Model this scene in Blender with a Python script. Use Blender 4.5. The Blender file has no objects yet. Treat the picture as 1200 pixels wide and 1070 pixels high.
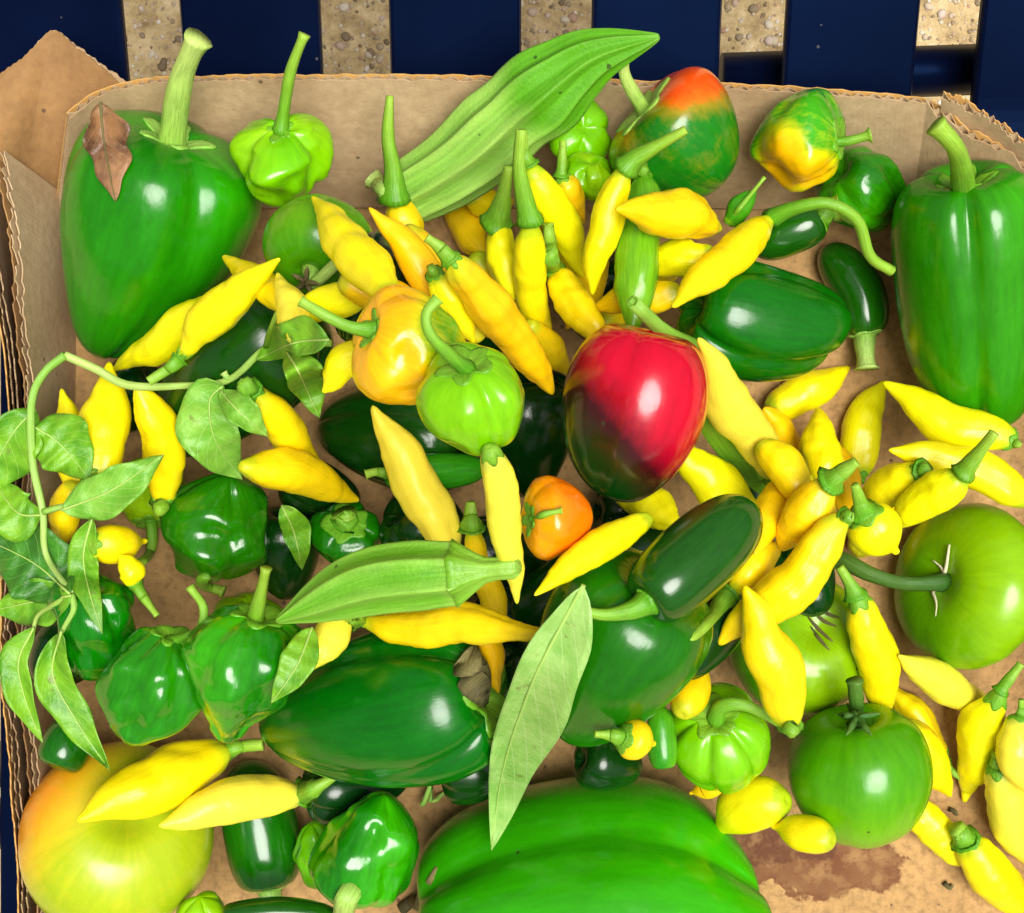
import bpy, math, random
import numpy as np
random.seed(7)
R = math.radians

# ------------------------------------------------------------------ camera, world, sun, exposure
sc = bpy.context.scene
C = sc.collection
W0, H0 = 1200.0, 1070.0
CAM_Z, F = 0.70, 1750.0
cam_d = bpy.data.cameras.new('camera'); cam = bpy.data.objects.new('camera', cam_d); C.objects.link(cam)
cam.location = (0, 0, CAM_Z); cam.rotation_euler = (0, 0, 0)
cam_d.sensor_fit = 'HORIZONTAL'; cam_d.sensor_width = 36.0; cam_d.lens = 36.0 * F / W0
cam_d.clip_start = 0.02; cam_d.clip_end = 200
sc.camera = cam

SUN_EL, SUN_AZ = R(77), R(115)         # azimuth measured from +Y towards +X
world = bpy.data.worlds.new('World'); sc.world = world; world.use_nodes = True
wn = world.node_tree.nodes; wl = world.node_tree.links
bg = wn['Background']; sky = wn.new('ShaderNodeTexSky'); sky.sky_type = 'NISHITA'
sky.sun_disc = False; sky.sun_elevation = SUN_EL; sky.sun_rotation = SUN_AZ
sky.air_density = 1.0; sky.dust_density = 6.0; sky.ozone_density = 0.6
hs = wn.new('ShaderNodeHueSaturation'); hs.inputs['Saturation'].default_value = 0.12
wl.new(sky.outputs[0], hs.inputs['Color']); wl.new(hs.outputs[0], bg.inputs['Color'])
bg.inputs['Strength'].default_value = 0.058
sd = bpy.data.lights.new('sun', 'SUN'); sun = bpy.data.objects.new('sun', sd); C.objects.link(sun)
sd.energy = 3.0; sd.angle = R(36); sd.color = (1.0, 0.965, 0.91)
# a sun lamp shines along its -Z; rotate so that light comes from azimuth SUN_AZ, elevation SUN_EL
from mathutils import Vector
sdir = Vector((math.sin(SUN_AZ) * math.cos(SUN_EL), math.cos(SUN_AZ) * math.cos(SUN_EL), math.sin(SUN_EL)))
sun.rotation_euler = sdir.to_track_quat('Z', 'Y').to_euler()
sc.view_settings.view_transform = 'Standard'; sc.view_settings.look = 'None'
sc.view_settings.gamma = 1.0; sc.view_settings.exposure = 0.62

# ------------------------------------------------------------------ helpers
def P(u, v, z):
    k = (CAM_Z - z) / F
    return np.array([(u - 600) * k, -(v - 535) * k, z])

def sm(x, a, b):
    t = np.clip((x - a) / (b - a), 0, 1); return t * t * (3 - 2 * t)

def spline(pts, n):
    pts = np.asarray(pts, float)
    if len(pts) == 2:
        t = np.linspace(0, 1, n)[:, None]; return pts[0] * (1 - t) + pts[1] * t
    q = np.vstack([2 * pts[0] - pts[1], pts, 2 * pts[-1] - pts[-2]])
    m = len(pts) - 1
    out = []
    seg = np.linalg.norm(np.diff(pts, axis=0), axis=1); cum = np.concatenate([[0], np.cumsum(seg)]); cum /= max(cum[-1], 1e-9)
    for s in np.linspace(0, 1, n):
        i = min(int(np.searchsorted(cum, s, 'right')) - 1, m - 1); i = max(i, 0)
        t = (s - cum[i]) / max(cum[i + 1] - cum[i], 1e-9)
        a, b, c, d = q[i], q[i + 1], q[i + 2], q[i + 3]
        out.append(0.5 * ((2 * b) + (c - a) * t + (2 * a - 5 * b + 4 * c - d) * t * t + (3 * b - a - 3 * c + d) * t ** 3))
    return np.array(out)

class Noise:
    def __init__(s, seed, freq, k=14):
        g = np.random.RandomState(seed)
        d = g.normal(size=(k, 3)); d /= np.linalg.norm(d, axis=1)[:, None]
        s.k = d * (freq * g.uniform(0.6, 1.6, (k, 1))); s.p = g.uniform(0, 6.28, k)
    def __call__(s, x):
        return np.sin(x @ s.k.T + s.p).sum(-1) / math.sqrt(len(s.p)) * 0.8

def link(name, me, mat, parent=None):
    if mat is not None and not me.materials: me.materials.append(mat)
    o = bpy.data.objects.new(name, me); C.objects.link(o)
    if parent is not None: o.parent = parent
    return o

def mesh(name, verts, faces, smooth=True):
    me = bpy.data.meshes.new(name); me.from_pydata([tuple(map(float, v)) for v in verts], [], faces); me.update()
    if smooth: me.polygons.foreach_set('use_smooth', [True] * len(me.polygons))
    return me

def empty(name, loc):
    o = bpy.data.objects.new(name, None); C.objects.link(o); o.location = loc; o.empty_display_size = 0.01
    return o

def tag(o, label, cat, group=None, kind=None):
    if label: o['label'] = label
    if cat: o['category'] = cat
    if group: o['group'] = group
    if kind: o['kind'] = kind
    return o

def grid_faces(n, m, wrap=True):
    f = []
    for i in range(n - 1):
        for j in range(m if wrap else m - 1):
            k = (j + 1) % m
            f.append((i * m + j, i * m + k, (i + 1) * m + k, (i + 1) * m + j))
    return f

def set_attr(me, name, typ, arr):
    a = me.attributes.new(name, typ, 'POINT')
    a.data.foreach_set('vector' if typ == 'FLOAT_VECTOR' else 'value', np.asarray(arr, np.float32).ravel())

# height field of the heap: every new piece comes to rest on it
CELL = 0.0015
GX, GY = 420, 380
HM = np.zeros((GY, GX)); HW = np.zeros((GY, GX))
def cells(xy):
    i = np.clip(((xy[:, 0] + GX * CELL / 2) / CELL).astype(int), 0, GX - 1)
    j = np.clip(((xy[:, 1] + GY * CELL / 2) / CELL).astype(int), 0, GY - 1)
    return j, i
def raise_map(v):
    j, i = cells(v); np.maximum.at(HM, (j, i), v[:, 2])
def h_at(x, y, r=0.0, wall=False):
    j, i = cells(np.array([[x, y]])); k = max(0, int(r / CELL))
    j, i = int(j[0]), int(i[0])
    v = HM[max(0, j - k):j + k + 1, max(0, i - k):i + k + 1].max()
    return max(v, HW[max(0, j - k):j + k + 1, max(0, i - k):i + k + 1].max()) if wall else v
def dense(g, a=3, b=3):
    # upsample a (n, m, 3) ring grid
    n, m = g.shape[:2]
    t = np.linspace(0, n - 1, (n - 1) * a + 1); i = np.minimum(t.astype(int), n - 2); f = (t - i)[:, None, None]
    g = g[i] * (1 - f) + g[i + 1] * f
    g = np.concatenate([g, g[:, :1]], 1)
    t = np.linspace(0, m, m * b, endpoint=False); i = t.astype(int); f = (t - i)[None, :, None]
    return (g[:, i] * (1 - f) + g[:, i + 1] * f).reshape(-1, 3)

# ------------------------------------------------------------------ materials
def nt(name):
    m = bpy.data.materials.new(name); m.use_nodes = True
    return m, m.node_tree.nodes, m.node_tree.links, m.node_tree.nodes['Principled BSDF']
def ramp(n, stops, interp='LINEAR'):
    r = n.new('ShaderNodeValToRGB'); r.color_ramp.interpolation = interp
    e = r.color_ramp.elements
    while len(e) < len(stops): e.new(0.5)
    for k, (p, c) in enumerate(stops):
        e[k].position = p; e[k].color = (c[0], c[1], c[2], 1) if len(c) == 3 else c
    return r
def mixc(n, l, fac, a, b, blend='MIX'):
    x = n.new('ShaderNodeMix'); x.data_type = 'RGBA'; x.blend_type = blend
    for sock, val in ((x.inputs[0], fac), (x.inputs[6], a), (x.inputs[7], b)):
        if isinstance(val, (int, float)): sock.default_value = val
        elif isinstance(val, tuple): sock.default_value = (*val, 1)
        else: l.new(val, sock)
    return x.outputs[2]
def noise_n(n, l, vec, scale, detail=3, rough=0.55):
    t = n.new('ShaderNodeTexNoise'); t.inputs['Scale'].default_value = scale
    t.inputs['Detail'].default_value = detail; t.inputs['Roughness'].default_value = rough
    if vec is not None: l.new(vec, t.inputs['Vector'])
    return t.outputs['Fac']
def math_n(n, l, op, a, b=0.0, clamp=False):
    x = n.new('ShaderNodeMath'); x.operation = op; x.use_clamp = clamp
    for s, v in ((x.inputs[0], a), (x.inputs[1], b)):
        if isinstance(v, (int, float)): s.default_value = v
        else: l.new(v, s)
    return x.outputs[0]

def skin(name, c0, c1, c2=None, rough=0.25, streak=0.35, speck=0.045, sss=0.0, bump=0.15, mid=0.5, mot=0.28,  coat=0.0, vary=0.06, bscale=150):
    """fruit skin: c0 -> c2 -> c1 along the vertex attribute 'ripe', with streaks along the fruit"""
    m, n, l, b = nt(name)
    tc = n.new('ShaderNodeTexCoord').outputs['Object']
    at = n.new('ShaderNodeAttribute'); at.attribute_name = 'ripe'
    pc = n.new('ShaderNodeAttribute'); pc.attribute_name = 'pc'
    mp = n.new('ShaderNodeMapping'); mp.inputs['Scale'].default_value = (5, 5, 1.3); l.new(pc.outputs['Vector'], mp.inputs['Vector'])
    st = noise_n(n, l, mp.outputs[0], 1.6, 4, 0.6)
    mott = noise_n(n, l, tc, 70, 4, 0.6)
    s1 = math_n(n, l, 'SUBTRACT', mott, 0.5); fine = math_n(n, l, 'SUBTRACT', noise_n(n, l, tc, 320, 4, 0.65), 0.5)
    s1 = math_n(n, l, 'ADD', math_n(n, l, 'MULTIPLY', s1, 0.75 * mot), math_n(n, l, 'MULTIPLY', fine, 0.45 * mot))
    s1 = math_n(n, l, 'ADD', s1, math_n(n, l, 'MULTIPLY', math_n(n, l, 'SUBTRACT', st, 0.5), 0.5 * mot))
    rp = math_n(n, l, 'ADD', at.outputs['Fac'], s1, True)
    stops = [(0.0, c0), (mid, c2), (1.0, c1)] if c2 else [(0.0, c0), (1.0, c1)]
    rr = ramp(n, stops); l.new(rp, rr.inputs[0])
    col = rr.outputs[0]
    oi = n.new('ShaderNodeObjectInfo')
    hv = n.new('ShaderNodeHueSaturation')
    hh = n.new('ShaderNodeMapRange'); hh.inputs[3].default_value = 0.5 - vary * 0.16; hh.inputs[4].default_value = 0.5 + vary * 0.16
    l.new(oi.outputs['Random'], hh.inputs[0]); l.new(hh.outputs[0], hv.inputs['Hue'])
    sv = n.new('ShaderNodeMapRange'); sv.inputs[1].default_value = 0.3; sv.inputs[2].default_value = 0.7
    sv.inputs[3].default_value = 1 - streak; sv.inputs[4].default_value = 1 + streak
    l.new(st, sv.inputs[0]); l.new(sv.outputs[0], hv.inputs['Value']); l.new(col, hv.inputs['Color'])
    col = hv.outputs[0]
    if speck > 0:
        vo = n.new('ShaderNodeTexVoronoi'); vo.inputs['Scale'].default_value = 95; wv = n.new('ShaderNodeVectorMath'); wv.operation = 'ADD'; nv_ = n.new('ShaderNodeTexNoise'); nv_.inputs['Scale'].default_value = 160; l.new(tc, nv_.inputs['Vector'])
        sc_ = n.new('ShaderNodeVectorMath'); sc_.operation = 'SCALE'; sc_.inputs['Scale'].default_value = 0.004; l.new(nv_.outputs['Color'], sc_.inputs[0])
        l.new(tc, wv.inputs[0]); l.new(sc_.outputs[0], wv.inputs[1]); l.new(wv.outputs[0], vo.inputs['Vector'])
        k = math_n(n, l, 'LESS_THAN', vo.outputs['Distance'], 0.08)
        rnd = n.new('ShaderNodeSeparateColor'); l.new(vo.outputs['Color'], rnd.inputs[0])
        k = math_n(n, l, 'MULTIPLY', k, math_n(n, l, 'LESS_THAN', rnd.outputs[0], speck))
        col = mixc(n, l, math_n(n, l, 'MULTIPLY', k, 0.8), col, (0.03, 0.035, 0.008))
    l.new(col, b.inputs['Base Color'])
    rv = n.new('ShaderNodeMapRange'); rv.inputs[1].default_value = 0.3; rv.inputs[2].default_value = 0.7; rv.inputs[3].default_value = rough * 0.6; rv.inputs[4].default_value = rough * 1.6
    l.new(mott, rv.inputs[0]); l.new(rv.outputs[0], b.inputs['Roughness'])
    b.inputs['IOR'].default_value = 1.42
    b.inputs['Coat Weight'].default_value = coat * 0.8; b.inputs['Coat Roughness'].default_value = 0.16
    if sss > 0:
        b.inputs['Subsurface Weight'].default_value = sss; b.inputs['Subsurface Scale'].default_value = 0.004
        b.inputs['Subsurface Radius'].default_value = (1.0, 0.6, 0.2)
    bp = n.new('ShaderNodeBump'); bp.inputs['Strength'].default_value = bump; bp.inputs['Distance'].default_value = 0.0012
    f = noise_n(n, l, tc, bscale, 2, 0.5); f2 = math_n(n, l, 'ADD', f, math_n(n, l, 'MULTIPLY', st, 0.8))
    l.new(f2, bp.inputs['Height']); l.new(bp.outputs[0], b.inputs['Normal'])
    return m

M = {}
M['yellow'] = skin('yellow_chilli_skin', (0.95, 0.70, 0.002), (0.50, 0.56, 0.008), rough=0.3, streak=0.07, sss=0.03, bump=0.22, vary=0.2, mot=0.2)
M['amber'] = skin('amber_chilli_skin', (0.95, 0.635, 0.002), (0.48, 0.50, 0.008), rough=0.3, streak=0.07, sss=0.03, bump=0.22, vary=0.16, mot=0.2)
M['pale'] = skin('pale_chilli_skin', (0.95, 0.79, 0.05), (0.56, 0.60, 0.06), rough=0.32, streak=0.06, sss=0.04, bump=0.2, vary=0.06)
M['bell'] = skin('green_bell_skin', (0.006, 0.16, 0.0008), (0.028, 0.40, 0.0004), rough=0.2, streak=0.13, bump=0.13, coat=0.15)
M['bell_mid'] = skin('mid_green_bell_skin', (0.004, 0.095, 0.001), (0.02, 0.27, 0.001), rough=0.19, streak=0.12, bump=0.12, coat=0.2)
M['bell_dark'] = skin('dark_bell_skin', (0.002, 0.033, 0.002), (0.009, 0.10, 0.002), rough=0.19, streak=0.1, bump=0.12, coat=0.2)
M['red_bell'] = skin('red_green_bell_skin', (0.0015, 0.035, 0.003), (0.50, 0.0008, 0.002), (0.045, 0.003, 0.004), rough=0.16, streak=0.08, bump=0.07, coat=0.3, mot=0.30)
M['turn_bell'] = skin('orange_green_bell_skin', (0.015, 0.17, 0.005), (0.80, 0.045, 0.002), (0.28, 0.20, 0.006), rough=0.2, streak=0.12, bump=0.1, coat=0.25, mot=0.80)
M['jal'] = skin('jalapeno_skin', (0.003, 0.060, 0.002), (0.014, 0.16, 0.001), rough=0.14, streak=0.15, bump=0.08, coat=0.4)
M['chili'] = skin('green_chilli_skin', (0.025, 0.22, 0.004), (0.20, 0.50, 0.012), rough=0.2, streak=0.18, bump=0.16, coat=0.2)
M['hab'] = skin('green_habanero_skin', (0.006, 0.15, 0.0006), (0.05, 0.42, 0.0004), rough=0.14, streak=0.15, bump=0.2, coat=0.5)
M['lime'] = skin('lime_habanero_skin', (0.15, 0.47, 0.0005), (0.38, 0.60, 0.004), rough=0.2, streak=0.10, bump=0.14, coat=0.25, sss=0.03)
M['hab_turn'] = skin('ripening_habanero_skin', (0.05, 0.32, 0.003), (0.92, 0.45, 0.002), (0.62, 0.56, 0.003), rough=0.2, streak=0.12, bump=0.14, coat=0.3, mot=0.80)
M['hab_orange'] = skin('orange_habanero_skin', (0.86, 0.34, 0.002), (0.90, 0.13, 0.001), rough=0.18, streak=0.08, bump=0.1, coat=0.3, sss=0.04, mot=0.60)
M['tom'] = skin('green_tomato_skin', (0.045, 0.24, 0.0006), (0.20, 0.43, 0.001), rough=0.24, streak=0.08, speck=0.16, bump=0.08, coat=0.15)
M['tom_ripe'] = skin('ripening_tomato_skin', (0.36, 0.46, 0.008), (0.80, 0.27, 0.006), (0.66, 0.46, 0.012), rough=0.24, streak=0.06, speck=0.08, bump=0.06, coat=0.2, mot=0.50)
M['okra'] = skin('okra_skin', (0.10, 0.33, 0.008), (0.33, 0.55, 0.09), rough=0.45, streak=0.2, speck=0.22, bump=0.25, bscale=700)
M['stem'] = skin('green_stem_skin', (0.10, 0.32, 0.010), (0.28, 0.48, 0.04), rough=0.4, streak=0.25, bump=0.3)
M['stem_pale'] = skin('pale_stem_skin', (0.22, 0.44, 0.05), (0.42, 0.58, 0.14), rough=0.45, streak=0.3, bump=0.3)
M['stem_dark'] = skin('dark_stem_skin', (0.025, 0.10, 0.01), (0.08, 0.19, 0.02), rough=0.45, streak=0.3, bump=0.4)
M['stem_brown'] = skin('brown_stem_skin', (0.06, 0.05, 0.015), (0.20, 0.17, 0.06), rough=0.7, streak=0.4, bump=0.6)

M['scar_pale'] = skin('pale_scar', (0.55, 0.52, 0.25), (0.66, 0.62, 0.40), rough=0.6, streak=0.2, bump=0.3)

def leaf_mat(name, top, vein, dark):
    m, n, l, b = nt(name)
    a = n.new('ShaderNodeAttribute'); a.attribute_name = 'pc'
    sx = n.new('ShaderNodeSeparateXYZ'); l.new(a.outputs['Vector'], sx.inputs[0])
    ax = math_n(n, l, 'ABSOLUTE', sx.outputs[0])
    ph = math_n(n, l, 'SUBTRACT', math_n(n, l, 'MULTIPLY', sx.outputs[1], 9.0), math_n(n, l, 'MULTIPLY', ax, 2.4))
    tri = math_n(n, l, 'ABSOLUTE', math_n(n, l, 'SUBTRACT', math_n(n, l, 'FRACT', ph), 0.5))
    side = math_n(n, l, 'LESS_THAN', tri, 0.035)
    tc = n.new('ShaderNodeTexCoord').outputs['Object']
    nz = noise_n(n, l, tc, 90, 4); nf = noise_n(n, l, tc, 500, 3)
    rr = ramp(n, [(0.35, dark), (0.62, top)]); l.new(nz, rr.inputs[0])
    col = mixc(n, l, math_n(n, l, 'MULTIPLY', side, 0.5), rr.outputs[0], vein)
    bl = ramp(n, [(0.66, (0, 0, 0)), (0.72, (1, 1, 1))]); l.new(noise_n(n, l, tc, 140, 3, 0.6), bl.inputs[0])
    col = mixc(n, l, math_n(n, l, 'MULTIPLY', bl.outputs[0], 0.55), col, (0.14, 0.12, 0.03))
    l.new(col, b.inputs['Base Color']); b.inputs['Roughness'].default_value = 0.45
    b.inputs['Transmission Weight'].default_value = 0.0
    bp = n.new('ShaderNodeBump'); bp.inputs['Strength'].default_value = 0.4; bp.inputs['Distance'].default_value = 0.001
    hgt = math_n(n, l, 'SUBTRACT', nf, math_n(n, l, 'MULTIPLY', side, 0.8)); l.new(hgt, bp.inputs['Height'])
    l.new(bp.outputs[0], b.inputs['Normal'])
    return m
M['leaf'] = leaf_mat('leaf_surface', (0.17, 0.40, 0.012), (0.32, 0.52, 0.08), (0.07, 0.25, 0.006))
M['leaf_pale'] = leaf_mat('leaf_underside', (0.29, 0.49, 0.12), (0.42, 0.58, 0.22), (0.18, 0.39, 0.06))
M['leaf_fresh'] = leaf_mat('leaf_fresh_underside', (0.22, 0.46, 0.05), (0.36, 0.56, 0.14), (0.12, 0.34, 0.02))
M['leaf_dark'] = leaf_mat('leaf_shiny_top', (0.05, 0.22, 0.012), (0.16, 0.36, 0.06), (0.025, 0.13, 0.008))
M['leaf_dry'] = leaf_mat('dry_leaf_surface', (0.30, 0.15, 0.06), (0.38, 0.23, 0.12), (0.09, 0.04, 0.02))

def cardboard(name, base, dark, stains=()):
    m, n, l, b = nt(name)
    tc = n.new('ShaderNodeTexCoord').outputs['Object']
    big = noise_n(n, l, tc, 14, 4); fib = noise_n(n, l, tc, 240, 5, 0.7)
    rr = ramp(n, [(0.3, dark), (0.7, base)]); l.new(big, rr.inputs[0])
    f2 = ramp(n, [(0.3, (0.58, 0.55, 0.50)), (0.52, (1, 1, 1)), (0.72, (1.18, 1.18, 1.2))] if stains else [(0.3, (0.82, 0.80, 0.77)), (0.7, (1.08, 1.08, 1.08))]); l.new(fib, f2.inputs[0])
    col = mixc(n, l, 1.0, rr.outputs[0], f2.outputs[0], 'MULTIPLY')
    vo = n.new('ShaderNodeTexVoronoi'); vo.inputs['Scale'].default_value = 130; l.new(tc, vo.inputs['Vector'])
    sp = n.new('ShaderNodeSeparateColor'); l.new(vo.outputs['Color'], sp.inputs[0])
    k = math_n(n, l, 'MULTIPLY', math_n(n, l, 'LESS_THAN', vo.outputs['Distance'], 0.13), math_n(n, l, 'LESS_THAN', sp.outputs[0], 0.14))
    col = mixc(n, l, math_n(n, l, 'MULTIPLY', k, 0.7), col, (0.05, 0.03, 0.015))
    for (x, y, rx, ry, c, amt) in stains:
        mp = n.new('ShaderNodeMapping'); mp.vector_type = 'POINT'
        mp.inputs['Location'].default_value = (-x / rx, -y / ry, 0); mp.inputs['Scale'].default_value = (1 / rx, 1 / ry, 0)
        l.new(tc, mp.inputs['Vector'])
        ln = n.new('ShaderNodeVectorMath'); ln.operation = 'LENGTH'; l.new(mp.outputs[0], ln.inputs[0])
        d = math_n(n, l, 'ADD', ln.outputs['Value'], math_n(n, l, 'MULTIPLY', math_n(n, l, 'SUBTRACT', noise_n(n, l, tc, 38, 5, 0.65), 0.5), 1.7))
        e = ramp(n, [(0.0, (1, 1, 1)), (0.62, (0.85, 0.85, 0.85)), (0.78, (1, 1, 1)), (0.86, (0, 0, 0))]); l.new(d, e.inputs[0])
        spk = ramp(n, [(0.36, (0.45, 0.45, 0.45)), (0.52, (1, 1, 1))]); l.new(noise_n(n, l, tc, 120, 5, 0.7), spk.inputs[0])
        fac = math_n(n, l, 'MULTIPLY', math_n(n, l, 'MULTIPLY', e.outputs[0], spk.outputs[0]), amt)
        col = mixc(n, l, fac, col, c)
    l.new(col, b.inputs['Base Color']); b.inputs['Roughness'].default_value = 0.8
    bp = n.new('ShaderNodeBump'); bp.inputs['Strength'].default_value = 0.35; bp.inputs['Distance'].default_value = 0.001
    l.new(fib, bp.inputs['Height']); l.new(bp.outputs[0], b.inputs['Normal'])
    return m
sx, sy, _ = P(965, 1015, 0)
sx2, sy2, _ = P(905, 985, 0)
M['card'] = cardboard('cardboard', (0.66, 0.385, 0.11), (0.58, 0.32, 0.088))
M['card_brown'] = cardboard('brown_cardboard', (0.40, 0.22, 0.075), (0.20, 0.10, 0.032))  # darker, browner board tone for the left wall and the corner panel
M['card_floor'] = cardboard('cardboard_floor', (0.50, 0.295, 0.105), (0.33, 0.185, 0.06),
    [(sx, sy, 0.044, 0.018, (0.13, 0.036, 0.006), 0.97), (sx2, sy2, 0.034, 0.013, (0.10, 0.028, 0.005), 1.0)])
M['card_edge'] = cardboard('cardboard_torn_edge', (0.58, 0.42, 0.24), (0.36, 0.23, 0.11))

def slat_mat():
    m, n, l, b = nt('navy_powder_coat')
    tc = n.new('ShaderNodeTexCoord').outputs['Object']
    rr = ramp(n, [(0.35, (0.001, 0.0022, 0.011)), (0.7, (0.002, 0.005, 0.022))]); l.new(noise_n(n, l, tc, 9, 4), rr.inputs[0])
    vo = n.new('ShaderNodeTexVoronoi'); vo.inputs['Scale'].default_value = 120; l.new(tc, vo.inputs['Vector'])
    sp = n.new('ShaderNodeSeparateColor'); l.new(vo.outputs['Color'], sp.inputs[0])
    k = math_n(n, l, 'MULTIPLY', math_n(n, l, 'LESS_THAN', vo.outputs['Distance'], 0.09), math_n(n, l, 'LESS_THAN', sp.outputs[0], 0.12))
    col = mixc(n, l, math_n(n, l, 'MULTIPLY', k, 0.25), rr.outputs[0], (0.20, 0.19, 0.17))
    l.new(col, b.inputs['Base Color']); b.inputs['Roughness'].default_value = 0.3; b.inputs['IOR'].default_value = 1.3; b.inputs['Specular Tint'].default_value = (0.02, 0.07, 0.22, 1)
    bp = n.new('ShaderNodeBump'); bp.inputs['Strength'].default_value = 0.03; bp.inputs['Distance'].default_value = 0.0004
    l.new(noise_n(n, l, tc, 500, 2), bp.inputs['Height']); l.new(bp.outputs[0], b.inputs['Normal'])
    return m
M['slat'] = slat_mat()
def ground_mat():
    m, n, l, b = nt('sandy_ground')
    tc = n.new('ShaderNodeTexCoord').outputs['Object']
    rr = ramp(n, [(0.3, (0.24, 0.16, 0.07)), (0.5, (0.50, 0.36, 0.17)), (0.7, (0.72, 0.56, 0.32))]); l.new(noise_n(n, l, tc, 60, 6, 0.7), rr.inputs[0])
    l.new(rr.outputs[0], b.inputs['Base Color']); b.inputs['Roughness'].default_value = 0.9
    bp = n.new('ShaderNodeBump'); bp.inputs['Strength'].default_value = 0.8; bp.inputs['Distance'].default_value = 0.004
    l.new(noise_n(n, l, tc, 150, 5, 0.7), bp.inputs['Height']); l.new(bp.outputs[0], b.inputs['Normal'])
    return m
def pebble_mat():
    m, n, l, b = nt('pebble_stone')
    a = n.new('ShaderNodeAttribute'); a.attribute_name = 'ripe'
    rr = ramp(n, [(0.0, (0.16, 0.11, 0.06)), (0.4, (0.42, 0.32, 0.2)), (0.7, (0.6, 0.52, 0.4)), (0.9, (0.36, 0.2, 0.12)), (1.0, (0.72, 0.68, 0.6))]); l.new(a.outputs['Fac'], rr.inputs[0])
    l.new(rr.outputs[0], b.inputs['Base Color']); b.inputs['Roughness'].default_value = 0.75
    return m
M['ground'] = ground_mat(); M['pebble'] = pebble_mat()

# ------------------------------------------------------------------ ground and bench
GZ = -0.42
g = mesh('ground', [(-30, -30, GZ), (30, -30, GZ), (30, 30, GZ), (-30, 30, GZ)], [(0, 1, 2, 3)], False)
tag(link('ground', g, M['ground']), None, None, kind='structure')
rs = np.random.RandomState(3)
vs, fs, rp = [], [], []
for k in range(6500):
    x, y = rs.uniform(-0.45, 0.45), rs.uniform(0.22, 0.46)
    r = 0.0008 * rs.pareto(2.2) + 0.0011; r = min(r, 0.0042)
    nseg = 7; b0 = len(vs); ph = rs.uniform(0, 6.28); el = rs.uniform(0.65, 1)
    for (zz, rrr) in ((-0.2, 0.95), (0.25, 1.0), (0.6, 0.62)):
        for q in range(nseg):
            a = 6.283 * q / nseg; rq = r * rrr * rs.uniform(0.85, 1.12)
            px, py = rq * math.cos(a), rq * el * math.sin(a)
            vs.append((x + px * math.cos(ph) - py * math.sin(ph), y + px * math.sin(ph) + py * math.cos(ph), GZ + r * 0.8 * zz))
    vs.append((x, y, GZ + r * 0.62))
    for i in range(2):
        for q in range(nseg):
            q2 = (q + 1) % nseg
            fs.append((b0 + i * nseg + q, b0 + i * nseg + q2, b0 + (i + 1) * nseg + q2, b0 + (i + 1) * nseg + q))
    for q in range(nseg): fs.append((b0 + 2 * nseg + q, b0 + 2 * nseg + (q + 1) % nseg, b0 + 3 * nseg))
    rp += [rs.uniform()] * (3 * nseg + 1)
me = mesh('pebbles', vs, fs); set_attr(me, 'ripe', 'FLOAT', rp)
tag(link('pebbles', me, M['pebble']), 'pale gravel on the sandy ground seen between the bench slats', 'gravel', kind='stuff')

bench = empty('bench', (0, 0, GZ))
tag(bench, 'dark navy metal bench of wide slats under the cardboard box', 'bench')
Y_BEND, TILT = 0.155, R(21)
def slat(x0, x1):
    # profile in the Y-Z plane: flat seat, then a curve up into the tilted back
    prof = [(-0.30, 0.0)]
    for k in range(9):
        a = TILT * k / 8; prof.append((Y_BEND - 0.03 + 0.12 * math.sin(a), 0.12 * (1 - math.cos(a))))
    y, z = prof[-1]
    prof.append((y + 0.30 * math.cos(TILT), z + 0.30 * math.sin(TILT)))
    prof = [(y, z - 0.0085) for y, z in prof]
    n = len(prof); th = 0.006; bv = 0.0022
    sec = [(x0, -th), (x0, -bv), (x0 + 0.0008, -0.0006), (x0 + bv, 0), (x1 - bv, 0), (x1 - 0.0008, -0.0006), (x1, -bv), (x1, -th)]
    v = []
    for i, (y, z) in enumerate(prof):
        for (x, d) in sec: v.append((x, y, z + d))
    f = grid_faces(n, len(sec))
    f.append(tuple(range(len(sec)))[::-1]); f.append(tuple((n - 1) * len(sec) + q for q in range(len(sec))))
    me = mesh('slat', [(a, b_, c - GZ) for a, b_, c in v], f, False)
    link('slat', me, M['slat'], bench)
def kx(u): return P(u, 60, 0.015)[0]
for a, b_ in ((-150, -22), (-2000, -2000), (0, 0)): pass
for a, b_ in ((-115, 141), (209, 374), (455, 611), (694, 847), (923, 1080), (1153, 1330)):
    if a < -100: a = 141 - 163
    slat(kx(a), kx(b_))
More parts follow.
